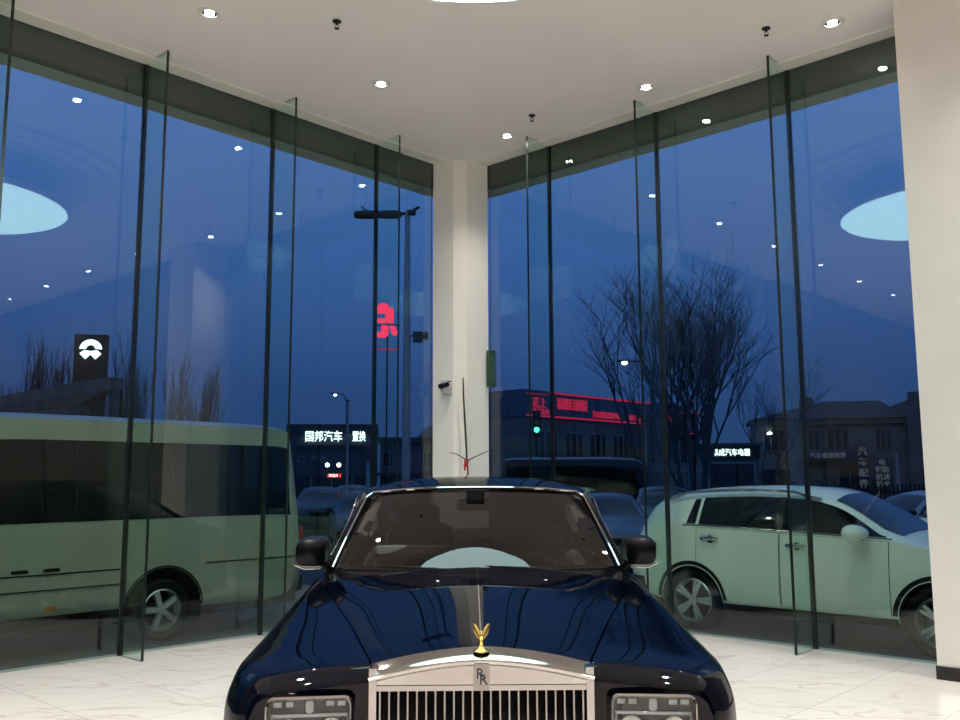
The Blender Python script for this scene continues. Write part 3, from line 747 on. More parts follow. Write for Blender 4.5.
        for xx in (-.075, .075):
            mb = MB(); prof = [(.048, -.006), (.050, -.014), (.040, -.03), (.0, -.034)]
            vs = []; mb2 = MB(); mb2.lathe(prof, 24); mb.add([T0 @ (Vector(v) + Vector((xx, -.04, 0))) for v in mb2.v], mb2.f); mb.build('projector', M['chrome'], hl)
        mb = MB(); mb.prism(inn, .0, .002, T0); mb.build('lens', M['lens_glass'], hl, smooth=False)
    # lower bumper and round lamps
    mb = MB(); rows = []
    for z in lin(.18, .60, 6): rows.append([(x, .02 + .20 * (abs(x) / .80) ** 4 + .02 * cos((z - .18) / .42 * pi), z) for x in lin(-.82, .82, 31)])
    mb.grid(rows); mb.box(-.8, .8, .06, .3, .18, .22); mb.build('front_bumper', M['black_gloss'], r)
    mb = MB(); mb.box(-.76, .76, 5.5, 5.64, .2, .5); mb.build('rear_bumper', M['paint'], r, bevel=.03)
    for sd in (1, -1):
        mb = MB(); mb.box(sd * .62 - .07, sd * .62 + .07, 5.60, 5.64, .62, .82); mb.build('tail_light', M['lens_red'], r, bevel=.015)
    # door mirrors
    for sd in (1, -1):
        mb = MB(); rows = []; k = 20
        sec = [(-.105, .13, .05), (-.098, .62, .55), (-.080, .86, .85), (-.02, 1.0, 1.0), (.04, 1.0, 1.0), (.07, .94, .92)]
        shape = []
        for i in range(28):
            a = 2 * pi * i / 28; ca, sa = cos(a), sin(a); e_ = .55
            x = abs(ca) ** e_ * (1 if ca > 0 else -1) * .102; z = abs(sa) ** e_ * (1 if sa > 0 else -1) * .092
            if x > 0 and z > 0: z *= 1 - .30 * (x / .102) ** 2
            shape.append((x, z))
        for dy, kx, kz in sec: rows.append([(sd * (0.985 + x * kx), 2.33 + dy, 1.178 + z * kz) for x, z in shape])
        mb.grid(rows, closed=True); mb.f.append(tuple(range(28))); mb.mi.append(0)
        mi = mb.build('door_mirror', M['pillar_paint'], r)
        mb = MB(); o = [(sd * (0.985 + x * .9), 2.395, 1.178 + z * .9) for x, z in shape]; mb.add(o, [tuple(range(28))]); mb.build('mirror_glass', M['chrome'], mi, smooth=False)
        mb = MB(); mb.tube([(sd * 1.078, 2.25, 1.108), (sd * 1.02, 2.235, 1.086), (sd * .92, 2.25, 1.086)], .006, 8); mb.build('chrome_strip', M['chrome'], mi)
        mb = MB(); mb.tube([(sd * .98, 2.36, 1.15), (sd * .93, 2.40, 1.12), (sd * .885, 2.43, 1.085)], [.035, .032, .045], 10); mb.build('mirror_arm', M['black_matte'], mi)
    # wheels
    for sd in (1, -1):
        for yw in (.93, 4.25): wheel(r, sd * .84, yw, .38, .38, .25, sd, .27, 7, M['bright'], False)
    return r
hero()

# ------------------------------------------------------------------ white crossover outside the right glass wall
def side_patch(b, side, ys, z0f, z1f, off, nz=8):
    rows = [[(side * (b.side_x(y, z) + off), y, z) for z in lin(z0f(y), z1f(y), nz)] for y in ys]
    mb = MB(); mb.grid(rows); return mb
def suv():
    r = root('crossover_car', P(-1.60, 6.47, GROUND), atan2(.733, .680), 'white crossover car parked outside behind the right glass wall', 'car')
    L = 4.44
    b = Body(L, [(0, .66), (.05, .84), (.2, .95), (.6, 1.03), (1.0, 1.09), (1.2, 1.15), (1.95, 1.545), (2.25, 1.605), (2.8, 1.63), (3.5, 1.605), (3.95, 1.55), (4.1, 1.49), (4.32, 1.16), (4.41, .98), (4.44, .80)],
             [(0, .58), (.1, .78), (.5, .93), (1.0, 1.03), (1.3, 1.09), (2, 1.12), (3.6, 1.17), (4.05, 1.16), (4.3, .98), (4.44, .70)],
             [(0, .55), (.15, .72), (.6, .84), (1.2, .885), (2.5, .895), (3.7, .88), (4.1, .83), (4.3, .77), (4.44, .64)],
             [(0, .60), (.15, .80), (.5, .90), (.9, .927), (2.2, .927), (3.6, .927), (4.05, .90), (4.3, .83), (4.44, .70)],
             [(0, .45), (.2, .62), (.9, .72), (1.2, .76), (1.95, .645), (2.4, .67), (3.5, .66), (4.1, .62), (4.32, .68), (4.44, .58)],
             [(0, .32), (.2, .25), (4.2, .27), (4.44, .42)], crown=.085, arches=((.88, .345), (3.52, .345)), archR=.385)
    b.build('body', M['white_car'], r)
    mb = MB(); underbody(mb, b); mb.build('underbody', M['black_matte'], r, smooth=False)
    arch_liners(r, b)
    mb = b.top_glass(1.24, 1.93, .93); mb.build('windscreen', M['blue_glass'], r)
    mb = b.top_glass(4.10, 4.27, .85); mb.build('rear_window', M['dark_glass'], r)
    for sd in (1, -1):
        b.side_glass(sd, 1.36, 2.42, lo=.025, hi=.035, fr=.62).build('side_window', M['dark_glass'], r)
        b.side_glass(sd, 2.50, 3.42, lo=.025, hi=.035).build('side_window', M['dark_glass'], r)
        b.side_glass(sd, 2.41, 2.51, lo=.02, hi=.03, off=.003, n=4).build('door_pillar', M['black_gloss'], r)
        b.side_glass(sd, 3.46, 3.58, lo=.03, hi=.045, rr=6.0).build('quarter_window', M['dark_glass'], r)
        # window line trim
        mb = MB(); mb.tube([(sd * (b.up_x(y, b.zs(y) + .015) + .009), y, b.zs(y) + .015) for y in lin(1.30, 3.62, 24)], .008, 6); mb.build('window_trim', M['bright'], r)
        z1 = lambda y: b.zs(y) - .012
        fy = lin(1.33, 2.44, 12); ry = lin(2.46, 3.44, 16)
        zr = lambda y: max(.36, .345 + sqrt(max(0, .43**2 - (y - 3.52)**2))) if y > 3.10 else .36
        for nm, ys, zl in (('door', fy, lambda y: .36), ('door', ry, zr)):
            d = side_patch(b, sd, ys, zl, z1, .005).build(nm, M['white_car'], r)
            side_patch(b, sd, lin(ys[0] - .007, ys[-1] + .007, len(ys)), lambda y: zl(y) - .006, lambda y: z1(y) + .003, .0025).build('door_gap', M['black_matte'], d)
        for yh in (2.27, 3.28):
            zz = b.zs(yh) - .13; x = b.side_x(yh, zz) + .01
            mb = MB(); mb.tube([(sd * x, yh - .11, zz), (sd * (x + .028), yh - .07, zz + .004), (sd * (x + .03), yh + .05, zz + .006), (sd * x, yh + .10, zz + .004)], [.016, .022, .022, .016], 8); h = mb.build('door_handle', M['chrome'], r)
            mb = MB(); mb.lathe([(0, .0), (.038, .0), (.042, -.006)], 16, (sd * x * 1.0, yh - .02, zz), 'x'); mb.build('handle_cup', M['black_matte'], h)
        side_patch(b, sd, lin(1.27, 3.12, 12), lambda y: .25, lambda y: .345, .012, 4).build('sill_cladding', M['black_matte'], r)
        side_patch(b, sd, lin(1.27, 3.12, 12), lambda y: .35, lambda y: .375, .016, 3).build('sill_strip', M['white_car'], r)
        for yw in (.88, 3.52): arch_trim(b, sd, yw, .345, .055).build('arch_trim', M['black_matte'], r)
        mb = MB(); mb.tube([(sd * (.70 if 1 < k < 12 else .69), y, b.top_z(y, .69) + (.035 if 1 < k < 12 else .0)) for k, y in enumerate(lin(2.05, 3.95, 14))], .016, 8); mb.build('roof_rail', M['bright'], r)
        mi = simple_mirror(r, sd, .95, 1.60, 1.165, M['white_car'], .14, .15, .085)
        mb = MB(); mb.lathe([(0, 0), (.02, .0), (.018, -.02)], 10, (sd * 1.12, 1.50, 1.12), 'y'); mb.build('indicator', M['lens_amber'], mi)
        # lamps
        rows = [[(sd * (b.side_x(y, z) + .008), y, z) for z in lin(.70 + .12 * (y - .05), .80 + .16 * (y - .05), 4)] for y in lin(.06, .62, 10)]
        mb = MB(); mb.grid(rows); mb.build('headlight', M['lens_clear'], r)
        rows = [[(sd * (b.side_x(y, z) + .010), y, z) for z in lin(.84 - .12 * (4.40 - y), .96 + .04 * (4.40 - y), 4)] for y in lin(3.98, 4.40, 10)]
        mb = MB(); mb.grid(rows); mb.build('tail_light', M['lens_red'], r)
    mb = MB(); rows = [[(x, -.02 + .25 * (abs(x) / .8) ** 3, z) for x in lin(-.8, .8, 15)] for z in (.28, .36, .44)]; mb.grid(rows); mb.build('front_bumper', M['black_matte'], r)
    mb = MB(); mb.grid([[(x, 4.46 - .3 * (abs(x) / .85) ** 3, z) for x in lin(-.85, .85, 15)] for z in (.34, .45, .58)]); mb.build('rear_bumper', M['black_matte'], r)
    for sd in (1, -1):
        for yw in (.88, 3.52): wheel(r, sd * .80, yw, .345, .345, .23, sd, .245, 5, M['alloy'], True)
suv()

# ------------------------------------------------------------------ pale minibus outside the left glass wall
def minibus(name, loc, rz, label, paint, cat='minibus', detail=True):
    r = root(name, loc, rz, label, cat)
    L = 6.12
    b = Body(L, [(0, .72), (.08, .95), (.4, 1.10), (.85, 1.25), (1.0, 1.40), (1.55, 2.20), (1.9, 2.38), (3, 2.43), (5.6, 2.43), (5.90, 2.40), (5.96, 2.20), (6.04, 1.75), (6.10, 1.36), (6.12, 1.0)],
             [(0, .6), (.1, .85), (.5, 1.02), (1.0, 1.20), (1.5, 1.29), (5.6, 1.31), (6.0, 1.28), (6.12, .85)],
             [(0, .7), (.3, .88), (1, .97), (2, .99), (5.5, .99), (6.0, .95), (6.12, .86)],
             [(0, .76), (.3, .93), (1, 1.0), (5.5, 1.0), (6.0, .97), (6.12, .88)],
             [(0, .5), (.3, .66), (1, .82), (1.9, .88), (5.5, .88), (5.95, .86), (6.12, .8)],
             [(0, .34), (.2, .28), (5.8, .28), (6.12, .4)], crown=.09, arches=((1.0, .33), (4.26, .33)), archR=.45, zmid=.8)
    b.build('body', paint, r)
    mb = MB(); underbody(mb, b); mb.build('underbody', M['black_matte'], r, smooth=False)
    arch_liners(r, b)
    b.top_glass(1.02, 1.62, .93).build('windscreen', M['dark_glass'], r)
    for sd in (1, -1):
        for k, (a, c, fr, rr) in enumerate(((1.12, 2.02, 1.7, 0), (2.06, 3.26, 0, 0), (3.275, 4.47, 0, 0), (4.485, 5.89, 0, 9.0))):
            b.side_glass(sd, a, c, lo=.0, hi=.215, off=.006, fr=fr, rr=rr).build('side_window', M['dark_glass'], r)
        b.side_glass(sd, 2.0, 5.88, lo=.0, hi=.215, off=.003).build('window_band', M['black_matte'], r)
        z = .80
        mb = MB(); mb.tube([(sd * (b.side_x(y, z) + .004), y, z) for y in lin(1.6, 3.75, 10)], .008, 6); mb.tube([(sd * (b.side_x(y, z) + .004), y, z) for y in lin(4.75, 6.0, 8)], .008, 6); mb.build('side_crease', M['black_matte'], r)
        mb = MB(); mb.tube([(sd * (b.side_x(y, .68) + .006), y, .68 - .03) for y in lin(1.5, 3.78, 10)], .006, 6); mb.build('lower_crease', M['black_matte'], r)
        side_patch(b, sd, lin(1.48, 3.8, 8), lambda y: .28, lambda y: .40, .012, 3).build('skirt', M['black_matte'], r)
        if detail:
            for yv in (2.45, 2.75, 3.05):
                mb = MB(); x = b.side_x(yv, .84); mb.prism(rrect(.16, .035, .012), 0, .008, Matrix.Translation((sd * (x - .002), yv, .84)) @ Matrix.Rotation(sd * radians(90), 4, 'Y') @ Matrix.Rotation(radians(90), 4, 'Z')); mb.build('side_vent', M['black_matte'], r)
            mb = MB(); x = b.side_x(3.06, .46); mb.prism(rrect(.10, .04, .01), 0, .014, Matrix.Translation((sd * x, 3.06, .47)) @ Matrix.Rotation(sd * radians(90), 4, 'Y') @ Matrix.Rotation(radians(90), 4, 'Z')); mb.build('side_marker', M['lens_amber'], r)
        for yw in (1.0, 4.26): arch_trim(b, sd, yw, .33, .025, .006).build('arch_trim', M['black_matte'], r)
        mb = MB(); mb.tube([(sd * (b.side_x(1.78, z_) + .004), 1.78, z_) for z_ in lin(.42, 1.27, 6)], .006, 6); mb.tube([(sd * (b.side_x(1.15, z_) + .004), 1.15, z_) for z_ in lin(.78, 1.2, 6)], .006, 6); mb.build('door_seam', M['black_matte'], r)
        simple_mirror(r, sd, 1.08, 1.25, 1.42, M['black_matte'], .09, .06, .13)
        mb = MB(); mb.box(sd * .89 - .04, sd * .89 + .04, 6.07, 6.11, .75, 1.15); mb.build('tail_light', M['lens_red'], r, bevel=.01)
        rows = [[(sd * (b.side_x(y, z_) + .008), y, z_) for z_ in lin(.68, .86, 4)] for y in lin(.05, .4, 8)]
        mb = MB(); mb.grid(rows); mb.build('headlight', M['lens_clear'], r)
    mb = MB(); mb.box(-.86, .86, 6.05, 6.18, .36, .56); mb.build('rear_bumper', M['black_matte'], r, bevel=.03)
    mb = MB(); mb.box(-.8, .8, -.04, .2, .36, .58); mb.build('front_bumper', M['black_matte'], r, bevel=.03)
    for sd in (1, -1):
        for yw in (1.0, 4.26): wheel(r, sd * .87, yw, .33, .33, .22, sd, .225, 5, M['alloy'], False)
    return r
minibus('minibus', P(7.92, -1.92, GROUND), atan2(-.680, .733), 'pale grey minibus with a long dark window band outside the left glass wall', M['bus_paint'])

# ------------------------------------------------------------------ parked cars further out
PAINTS = {}
def sedan(name, loc, rz, label, paint, lit=False, high=0.0, group='parked cars beyond the forecourt'):
    r = root(name, loc, rz, label, 'car', group)
    L = 4.55; h = high
    b = Body(L, [(0, .58 + h), (.06, .72 + h), (.4, .84 + h), (1.0, .95 + h), (1.25, 1.0 + h), (1.95, 1.36 + h), (2.4, 1.44 + h), (3.1, 1.41 + h), (3.75, 1.10 + h * 1.6), (4.4, 1.02 + h), (4.55, .7 + h)],
             [(0, .5 + h), (.1, .64 + h), (.6, .78 + h), (1.2, .90 + h), (3.5, .95 + h), (4.2, .92 + h), (4.55, .6 + h)],
             [(0, .55), (.15, .72), (.6, .80), (1.2, .84), (3.3, .85), (4.2, .80), (4.55, .64)], [(0, .62), (.15, .80), (.6, .89), (3.6, .90), (4.2, .86), (4.55, .70)],
             [(0, .45), (.3, .66), (1.1, .74), (1.95, .58), (3.1, .57), (3.75, .66), (4.55, .55)], [(0, .3), (.2, .22 + h * .5), (4.3, .24 + h * .5), (4.55, .36)],
             crown=.07, arches=((.85, .31 + h * .3), (3.5, .31 + h * .3)), archR=.36 + h * .2, zmid=.56 + h * .5)
    b.build('body', paint, r)
    mb = MB(); underbody(mb, b, .3, .7); mb.build('underbody', M['black_matte'], r, smooth=False)
    b.top_glass(1.27, 1.93, .93).build('windscreen', M['blue_glass'], r); b.top_glass(3.12, 3.70, .9).build('rear_window', M['dark_glass'], r)
    for sd in (1, -1):
        b.side_glass(sd, 1.38, 2.33, fr=.6).build('side_window', M['dark_glass'], r); b.side_glass(sd, 2.40, 3.42, rr=.6).build('side_window', M['dark_glass'], r)
        rows = [[(sd * (.45 + .27 * t - .0), -.012 + .16 * t ** 2 , .60 + h + .02 * t + .10 * q) for t in lin(0, 1, 6)] for q in lin(0, 1, 4)]
        mb = MB(); mb.grid(rows); mb.build('headlight', M['head_light'] if lit else M['lens_clear'], r)
        mb = MB(); mb.box(sd * .56 - .12, sd * .56 + .12, 4.47, 4.56, .74 + h, .86 + h); mb.build('tail_light', M['lens_red'], r, bevel=.02)
        simple_mirror(r, sd, .90, 1.48, .99 + h, paint, .09, .06, .065)
        for yw in (.85, 3.5): wheel(r, sd * .78, yw, .31 + h * .3, .31 + h * .3, .2, sd, .21, 5, M['alloy'], False)
    mb = MB(); mb.grid([[(x, -.014 + .02 * abs(x), z) for x in lin(-.38, .38, 9)] for z in lin(.50 + h, .64 + h, 4)]); mb.build('grille', M['black_gloss'], r)
    mb = MB(); mb.grid([[(x, -.03 + .20 * (abs(x) / .78) ** 3, z) for x in lin(-.78, .78, 13)] for z in (.26, .34, .44)]); mb.build('front_bumper', paint, r)
    return r
silver = pbr('silver_blue_paint', (.09, .115, .155), .35, .4, coat=.4); darkp = pbr('dark_grey_paint', (.014, .017, .020), .45, .1, coat=.15)
greenp = pbr('grey_green_paint', (.05, .07, .07), .35, .2, coat=.6); palep = pbr('pale_paint', (.24, .27, .29), .35, coat=.6)
def gpt(px, d): v = at(px, 480, d); return Vector((v.x, v.y, GROUND))
sedan('parked_car', gpt(612, 17.0), radians(-4), 'silver-blue sedan facing the showroom, just left of the white crossover', silver)
sedan('parked_car', gpt(668, 21.5), radians(-8), 'grey-green car half hidden behind the tail of the white crossover', greenp, high=.1)
sedan('parked_car', gpt(834, 19.5), radians(-72), 'pale car side-on behind the windscreen of the white crossover', palep)
sedan('parked_car', gpt(930, 14.5), radians(18), 'dark car at the right beside the white wall pier', darkp, high=.12)
sedan('parked_car', gpt(322, 29), radians(10), 'dark car parked between the minibus and the lit shop', darkp, high=.08)
sedan('parked_car', gpt(349, 37), radians(5), 'car with both headlights lit in front of the lit shop', darkp, lit=True, high=.1)
sedan('parked_car', gpt(374, 22), radians(12), 'dark car behind the left edge of the navy roof, left of the column', darkp)
def black_van():
    v = gpt(694, 29)
    minibus('parked_van', v, radians(84), 'black van side-on behind the column and the silver-blue sedan', pbr('black_van_paint', (.004, .005, .007), .4, coat=.4), 'van', False)
black_van()

# ------------------------------------------------------------------ ground outside
def ground():
    mb = MB(); mb.box(-160, 160, -40, 240, GROUND - .3, GROUND); struct(mb.build('ground', M['asphalt'], smooth=False))
    mb = MB(); mb.pbox(-.75, -.12, -.75, 12, GROUND - .01, GROUND + .02); mb.pbox(-.12, 12, -.75, -.12, GROUND - .01, GROUND + .02); struct(mb.build('pavement', M['paving'], smooth=False))
ground()

# ------------------------------------------------------------------ buildings
def building(name, loc, rz, label, cat='building', group=None): return root(name, loc, rz, label, cat, group)
def part_box(parent, name, mat, x0, x1, y0, y1, z0, z1): mb = MB(); mb.box(x0, x1, y0, y1, z0, z1); return mb.build(name, mat, parent, smooth=False)
def window_part(parent, x0, x1, z0, z1, y=-.04, bars=2):
    mb = MB(); t = .07
    mb.box(x0, x1, y, y + .08, z0, z0 + t); mb.box(x0, x1, y, y + .08, z1 - t, z1); mb.box(x0, x0 + t, y, y + .08, z0, z1); mb.box(x1 - t, x1, y, y + .08, z0, z1)
    for k in range(1, bars): x = x0 + (x1 - x0) * k / bars; mb.box(x - t / 2, x + t / 2, y, y + .08, z0, z1)
    f = mb.build('window', M['win_frame'], parent, smooth=False)
    mb = MB(); mb.box(x0 + .02, x1 - .02, y + .03, y + .05, z0 + .02, z1 - .02); mb.build('pane', M['win_dark'], f, smooth=False)
def letters(parent, name, body, T, size, mat, fit=None, depth=.03, fat=.012):
    mb = MB(); add_text(mb, body, size, T, fit=fit, depth=depth, fat=fat)
    if mb.v: return mb.build(name, mat, parent, smooth=False)
def TT(x, y, z): return Matrix.Translation((x, y, z))

def red_building():
    r = building('red_lit_building', (2.2, 40, GROUND), atan2(.733, .680), 'long low building outlined with red light strips, right of the column')
    z1 = 5.60; z0 = 4.48; L = 12.6
    part_box(r, 'wall', M['render_wall'], -.4, L, 0, 3, 0, z0); part_box(r, 'fascia', pbr('fascia_board', (.045, .065, .12), .6), -.5, L + .1, -.12, 3, z0, z1)
    part_box(r, 'roof', M['roof'], -.5, L + .1, 0, 3.1, z1, z1 + .06)
    part_box(r, 'light_strip', M['red_led'], 1.2, 9.6, -.18, -.12, z1 - .05, z1 + .02); part_box(r, 'light_strip', M['red_led_dim'], -.4, 1.0, -.18, -.12, z1 - .16, z1 - .10)
    part_box(r, 'light_strip', M['red_led'], -.4, L, -.18, -.12, z0, z0 + .07)
    letters(r, 'letters', '花上', TT(.45, -.16, 5.10), .5, M['red_led'], .95); letters(r, 'letters', '中了品山', TT(.55, -.16, 4.72), .3, M['red_led'], 1.1)
    letters(r, 'letters', '福期目腘娱', TT(2.85, -.16, 5.14), .56, M['red_led'], 2.3); letters(r, 'letters', '汽车装饰美容中心', TT(5.6, -.16, 4.78), .34, M['red_led'], 2.3)
    letters(r, 'letters', '轮胎四轮定位', TT(9.0, -.16, 4.77), .30, M['red_led'], 3.0)
    for k in range(6): window_part(r, .5 + k * 1.9, 1.9 + k * 1.9, 2.3, 3.9, -.04, 3)
    for k in range(4): part_box(r, 'shutter_door', M['dark_metal'], .4 + k * 3.1, 2.7 + k * 3.1, -.03, .05, 0, 2.1)
red_building()
def red_kiosk():
    v = at(682, 480, 43.5)
    r = building('red_lit_kiosk', (v.x, v.y, GROUND), radians(20), 'small kiosk with red lettered boards at the end of the long red-lit building')
    part_box(r, 'wall', M['render_wall'], -.75, .9, 0, 2.4, 0, 4.75); part_box(r, 'roof', M['roof'], -.9, .95, -.3, 2.6, 4.75, 4.87); part_box(r, 'canopy', M['roof'], -.9, 1.0, -1, .2, 3.75, 3.85)
    part_box(r, 'light_strip', M['red_led_dim'], -.9, .95, -.36, -.30, 4.80, 4.86); part_box(r, 'light_strip', M['red_led_dim'], -.9, .8, -1.05, -1.0, 3.78, 3.83)
    letters(r, 'letters', '加水补', TT(-.2, -.06, 4.50), .4, M['red_led_dim'], 1.1); letters(r, 'letters', '充气', TT(-.2, -.06, 4.16), .25, M['red_led'], .8)
    for xx in (-.7, .9): part_box(r, 'post', M['pale_metal'], xx - .04, xx + .04, -.95, -.87, 0, 3.75)
    window_part(r, -.5, .7, 2.2, 3.4, -.05, 3)
red_kiosk()
def sign_shop_right():
    v = at(732, 480, 39)
    r = building('repair_shop', (v.x, v.y, GROUND), radians(-8), 'dark little shop under a white glowing six-character sign, right of the bare tree', 'shop')
    part_box(r, 'wall', M['render_wall'], -1.2, 1.15, 0, 2.5, 0, 3.12); part_box(r, 'sign_board', M['black_matte'], -1.2, 1.2, -.12, 0, 2.56, 3.12)
    letters(r, 'letters', '鑫成汽车电器', TT(.0, -.15, 2.84), .32, M['white_neon'], 1.55)
    part_box(r, 'door_frame', M['pale_metal'], -1.0, 1.0, -.05, .02, 0, 2.45); part_box(r, 'doorway', M['win_dark'], -.9, .9, -.08, .0, .5, 2.35); part_box(r, 'roof', M['roof'], -1.3, 1.3, -.3, 2.6, 3.12, 3.22)
sign_shop_right()
def house_right():
    v = at(757, 480, 60)
    r = building('two_storey_building', (v.x, v.y, GROUND), radians(-14), 'dim two-storey building with hipped roof and chimneys behind the white crossover')
    W_ = 12.2; e_ = 5.55
    part_box(r, 'wall', M['concrete'], 0, 9.2, 0, 7, 0, e_); part_box(r, 'wall', M['concrete'], 9.2, 12.6, -.4, 7, 0, 6.6)
    mb = MB(); mb.add([(-.3, -.4, e_), (9.3, -.4, e_), (9.3, 7.3, e_), (-.3, 7.3, e_), (4.6, 3, e_ + 1.35), (8.2, 3, e_ + 1.35)], [(0, 1, 5, 4), (1, 2, 5), (2, 3, 4, 5), (3, 0, 4), (0, 3, 2, 1)]); mb.build('roof', M['roof'], r, smooth=False)
    part_box(r, 'parapet', M['concrete'], -.3, 9.2, -.25, 0, e_ - .35, e_ + .02)
    for x, z in ((3.1, 7.15), (9.9, 7.35), (10.9, 7.4)): part_box(r, 'chimney', M['concrete'], x, x + .8, 2, 2.8, e_, z)
    for x0, x1 in ((.5, 1.9), (2.9, 4.0), (4.4, 5.8), (7.3, 8.3), (9.9, 10.6)): window_part(r, x0, x1, 3.5, 4.9, -.06 if x0 < 9 else -.46, 3)
    for x0, x1 in ((.3, 2.2), (5.0, 6.4), (9.8, 11.0)): window_part(r, x0, x1, .8, 2.4, -.06 if x0 < 9 else -.46, 2)
    part_box(r, 'canopy', M['roof'], 2.6, 6.6, -1.0, 0, 2.78, 2.9)
    sb = part_box(r, 'sign_board', M['blue_board'], 3.0, 6.1, -.2, 0, 2.95, 3.45); letters(sb, 'letters', '汽车维修保养', TT(4.4, -.24, 3.2), .4, M['pale_neon'], 2.2)
    sv = part_box(r, 'vertical_sign', M['blue_board'], 6.15, 6.75, -.35, -.2, .9, 3.9)
    for k, ch in enumerate('汽车配件'): letters(sv, 'letters', ch, TT(6.45, -.39, 3.45 - .68 * k), .55, M['pale_neon'])
    part_box(r, 'price_board', M['blue_board'], 7.0, 8.2, -.2, -.1, 1.0, 3.0)
    for k, tx in enumerate(('电', '轮胎', '机油', '钣金')): letters(r, 'letters', tx, TT(7.6, -.24, 2.75 - .46 * k), .42, M['pale_neon'])
    mb = MB(); mb.lathe([(0, .1), (.16, .06), (.2, -.04), (0, -.1)], 12, (.9, -.5, 4.65)); mb.tube([(.9, 0, 4.9), (.9, -.4, 4.85), (.9, -.5, 4.72)], .03, 6); mb.build('wall_lamp', M['lamp_white'], r)
house_right()
def sign_shop_left():
    v = at(333, 480, 50)
    r = building('lit_sign_building', (v.x, v.y, GROUND), radians(6), 'dark flat-roofed building under a glowing white-character sign, left of the column')
    part_box(r, 'wall', pbr('dusk_panel', (.030, .040, .060), .7, noise=.15, nscale=1), -2.5, 2.35, 0, 8, 0, 4.75); part_box(r, 'parapet', M['dark_metal'], -2.55, 2.4, -.15, 8, 4.2, 4.78)
    letters(r, 'letters', '国邦汽车', TT(-.52, -.22, 4.12), .62, M['white_neon'], 1.98); letters(r, 'letters', '二手', TT(.78, -.22, 4.12), .30, M['pale_neon'], .36); letters(r, 'letters', '置换', TT(1.38, -.22, 4.12), .6, M['white_neon'], .72)
    part_box(r, 'red_strip', pbr('dull_red_board', (.06, .008, .015), .6), -1.9, 1.7, -.18, -.05, 3.55, 3.66)
    mb = MB(); mb.tube([(-1.72 + .17 * cos(a), -.1, 2.85 + .17 * sin(a)) for a in lin(0, 2 * pi, 17)], .03, 6, cap=False); mb.build('round_logo', M['pale_metal'], r)
    letters(r, 'small_letters', '汽贸', TT(-.8, -.1, 2.85), .45, M['pale_metal'])
    part_box(r, 'glass_front', M['win_dark'], -2.3, 2.2, -.06, .02, .1, 2.0)
    for k in range(5): part_box(r, 'mullion', M['pale_metal'], -2.3 + k * 1.1, -2.24 + k * 1.1, -.1, -.05, .1, 2.0)
sign_shop_left()
def low_building_left():
    v = at(404, 480, 46)
    r = building('grey_office_block', (v.x, v.y, GROUND), radians(4), 'low grey block with white-framed windows directly left of the column')
    part_box(r, 'wall', M['render_wall'], -1.2, 2.2, 0, 3, 0, 3.6); part_box(r, 'roof', M['roof'], -1.3, 2.4, -.4, 3.2, 3.6, 3.85)
    mb = MB(); mb.add([(.6, -.3, 3.85), (2.4, -.3, 3.85), (2.4, 3, 3.85), (.6, 3, 3.85), (1.2, 1.4, 4.5), (2.2, 1.4, 4.5)], [(0, 1, 5, 4), (1, 2, 5), (2, 3, 4, 5), (3, 0, 4)]); mb.build('roof_hip', M['roof'], r, smooth=False)
    for x0 in (-1.1, -.2, .75, 1.45): window_part(r, x0, x0 + .6, 2.35, 3.15, -.05, 3)
    window_part(r, .9, 1.8, .5, 1.7, -.05, 2); part_box(r, 'canopy', M['roof'], -1.6, 2.3, -.9, 0, 1.95, 2.1)
low_building_left()
def canopy_building():
    v = at(104, 480, 30)
    r = building('canopy_building', (v.x, v.y, GROUND), atan2(-.680, .733), 'dark building with a broad flat overhanging roof beyond the minibus')
    # local x runs away along -UR
    part_box(r, 'wall', M['render_wall'], -14, -2.4, .15, .45, 0, 4.42)
    mb = MB(); mb.add([(-16, 0, 4.75), (0, 0, 4.75), (0, .5, 4.75), (-16, .5, 4.75), (-16, 0, 5.15), (.0, 0, 5.15), (0, .5, 5.15), (-16, .5, 5.15), (-16, .1, 4.4), (-2.4, .1, 4.4), (-2.4, .45, 4.4), (-16, .45, 4.4)],
           [(0, 1, 5, 4), (1, 2, 6, 5), (2, 3, 7, 6), (3, 0, 4, 7), (4, 5, 6, 7), (8, 9, 1, 0), (9, 10, 2, 1), (10, 11, 3, 2), (11, 8, 0, 3), (8, 11, 10, 9)]); mb.build('roof', M['concrete'], r, smooth=False)
    part_box(r, 'end_post', M['render_wall'], -.25, .0, .1, .4, 0, 4.8)
    for k in range(4): window_part(r, -13 + 2.6 * k, -11 + 2.6 * k, 1.2, 3.2, .10, 2)
canopy_building()

def totem():
    v = at(85, 480, 38)
    r = root('sign_totem', (v.x, v.y, GROUND), radians(12), 'black upright sign box with a white arc logo above the canopy building', 'sign')
    mb = MB(); mb.box(-.66, .66, -.2, .2, 0, 7.85); mb.build('box', pbr('totem_black', (.004, .007, .010), .5), r, bevel=.02)
    # logo: arch over a split chevron
    mb = MB(); cz = 7.22; n = 20; ro, ri = .44, .17
    outer = [(ro * cos(a), ro * sin(a) * .92) for a in lin(0, pi, n)]; inner = [(ri * cos(a), .02 + ri * sin(a) * .9) for a in lin(pi, 0, n)]
    mb.prism([(x, -z) for x, z in outer + inner], 0, .03, TT(0, -.24, cz) @ Matrix.Rotation(radians(-90), 4, 'X'))
    q = [(-.43, -.16), (-.20, -.40), (0, -.20), (.20, -.40), (.43, -.16), (.25, -.01), (.0, -.06), (-.25, -.01)]
    mb.prism([(x, -z) for x, z in q], 0, .03, TT(0, -.24, cz - .03) @ Matrix.Rotation(radians(-90), 4, 'X')); mb.build('logo', M['white_neon'], r, smooth=False)
totem()

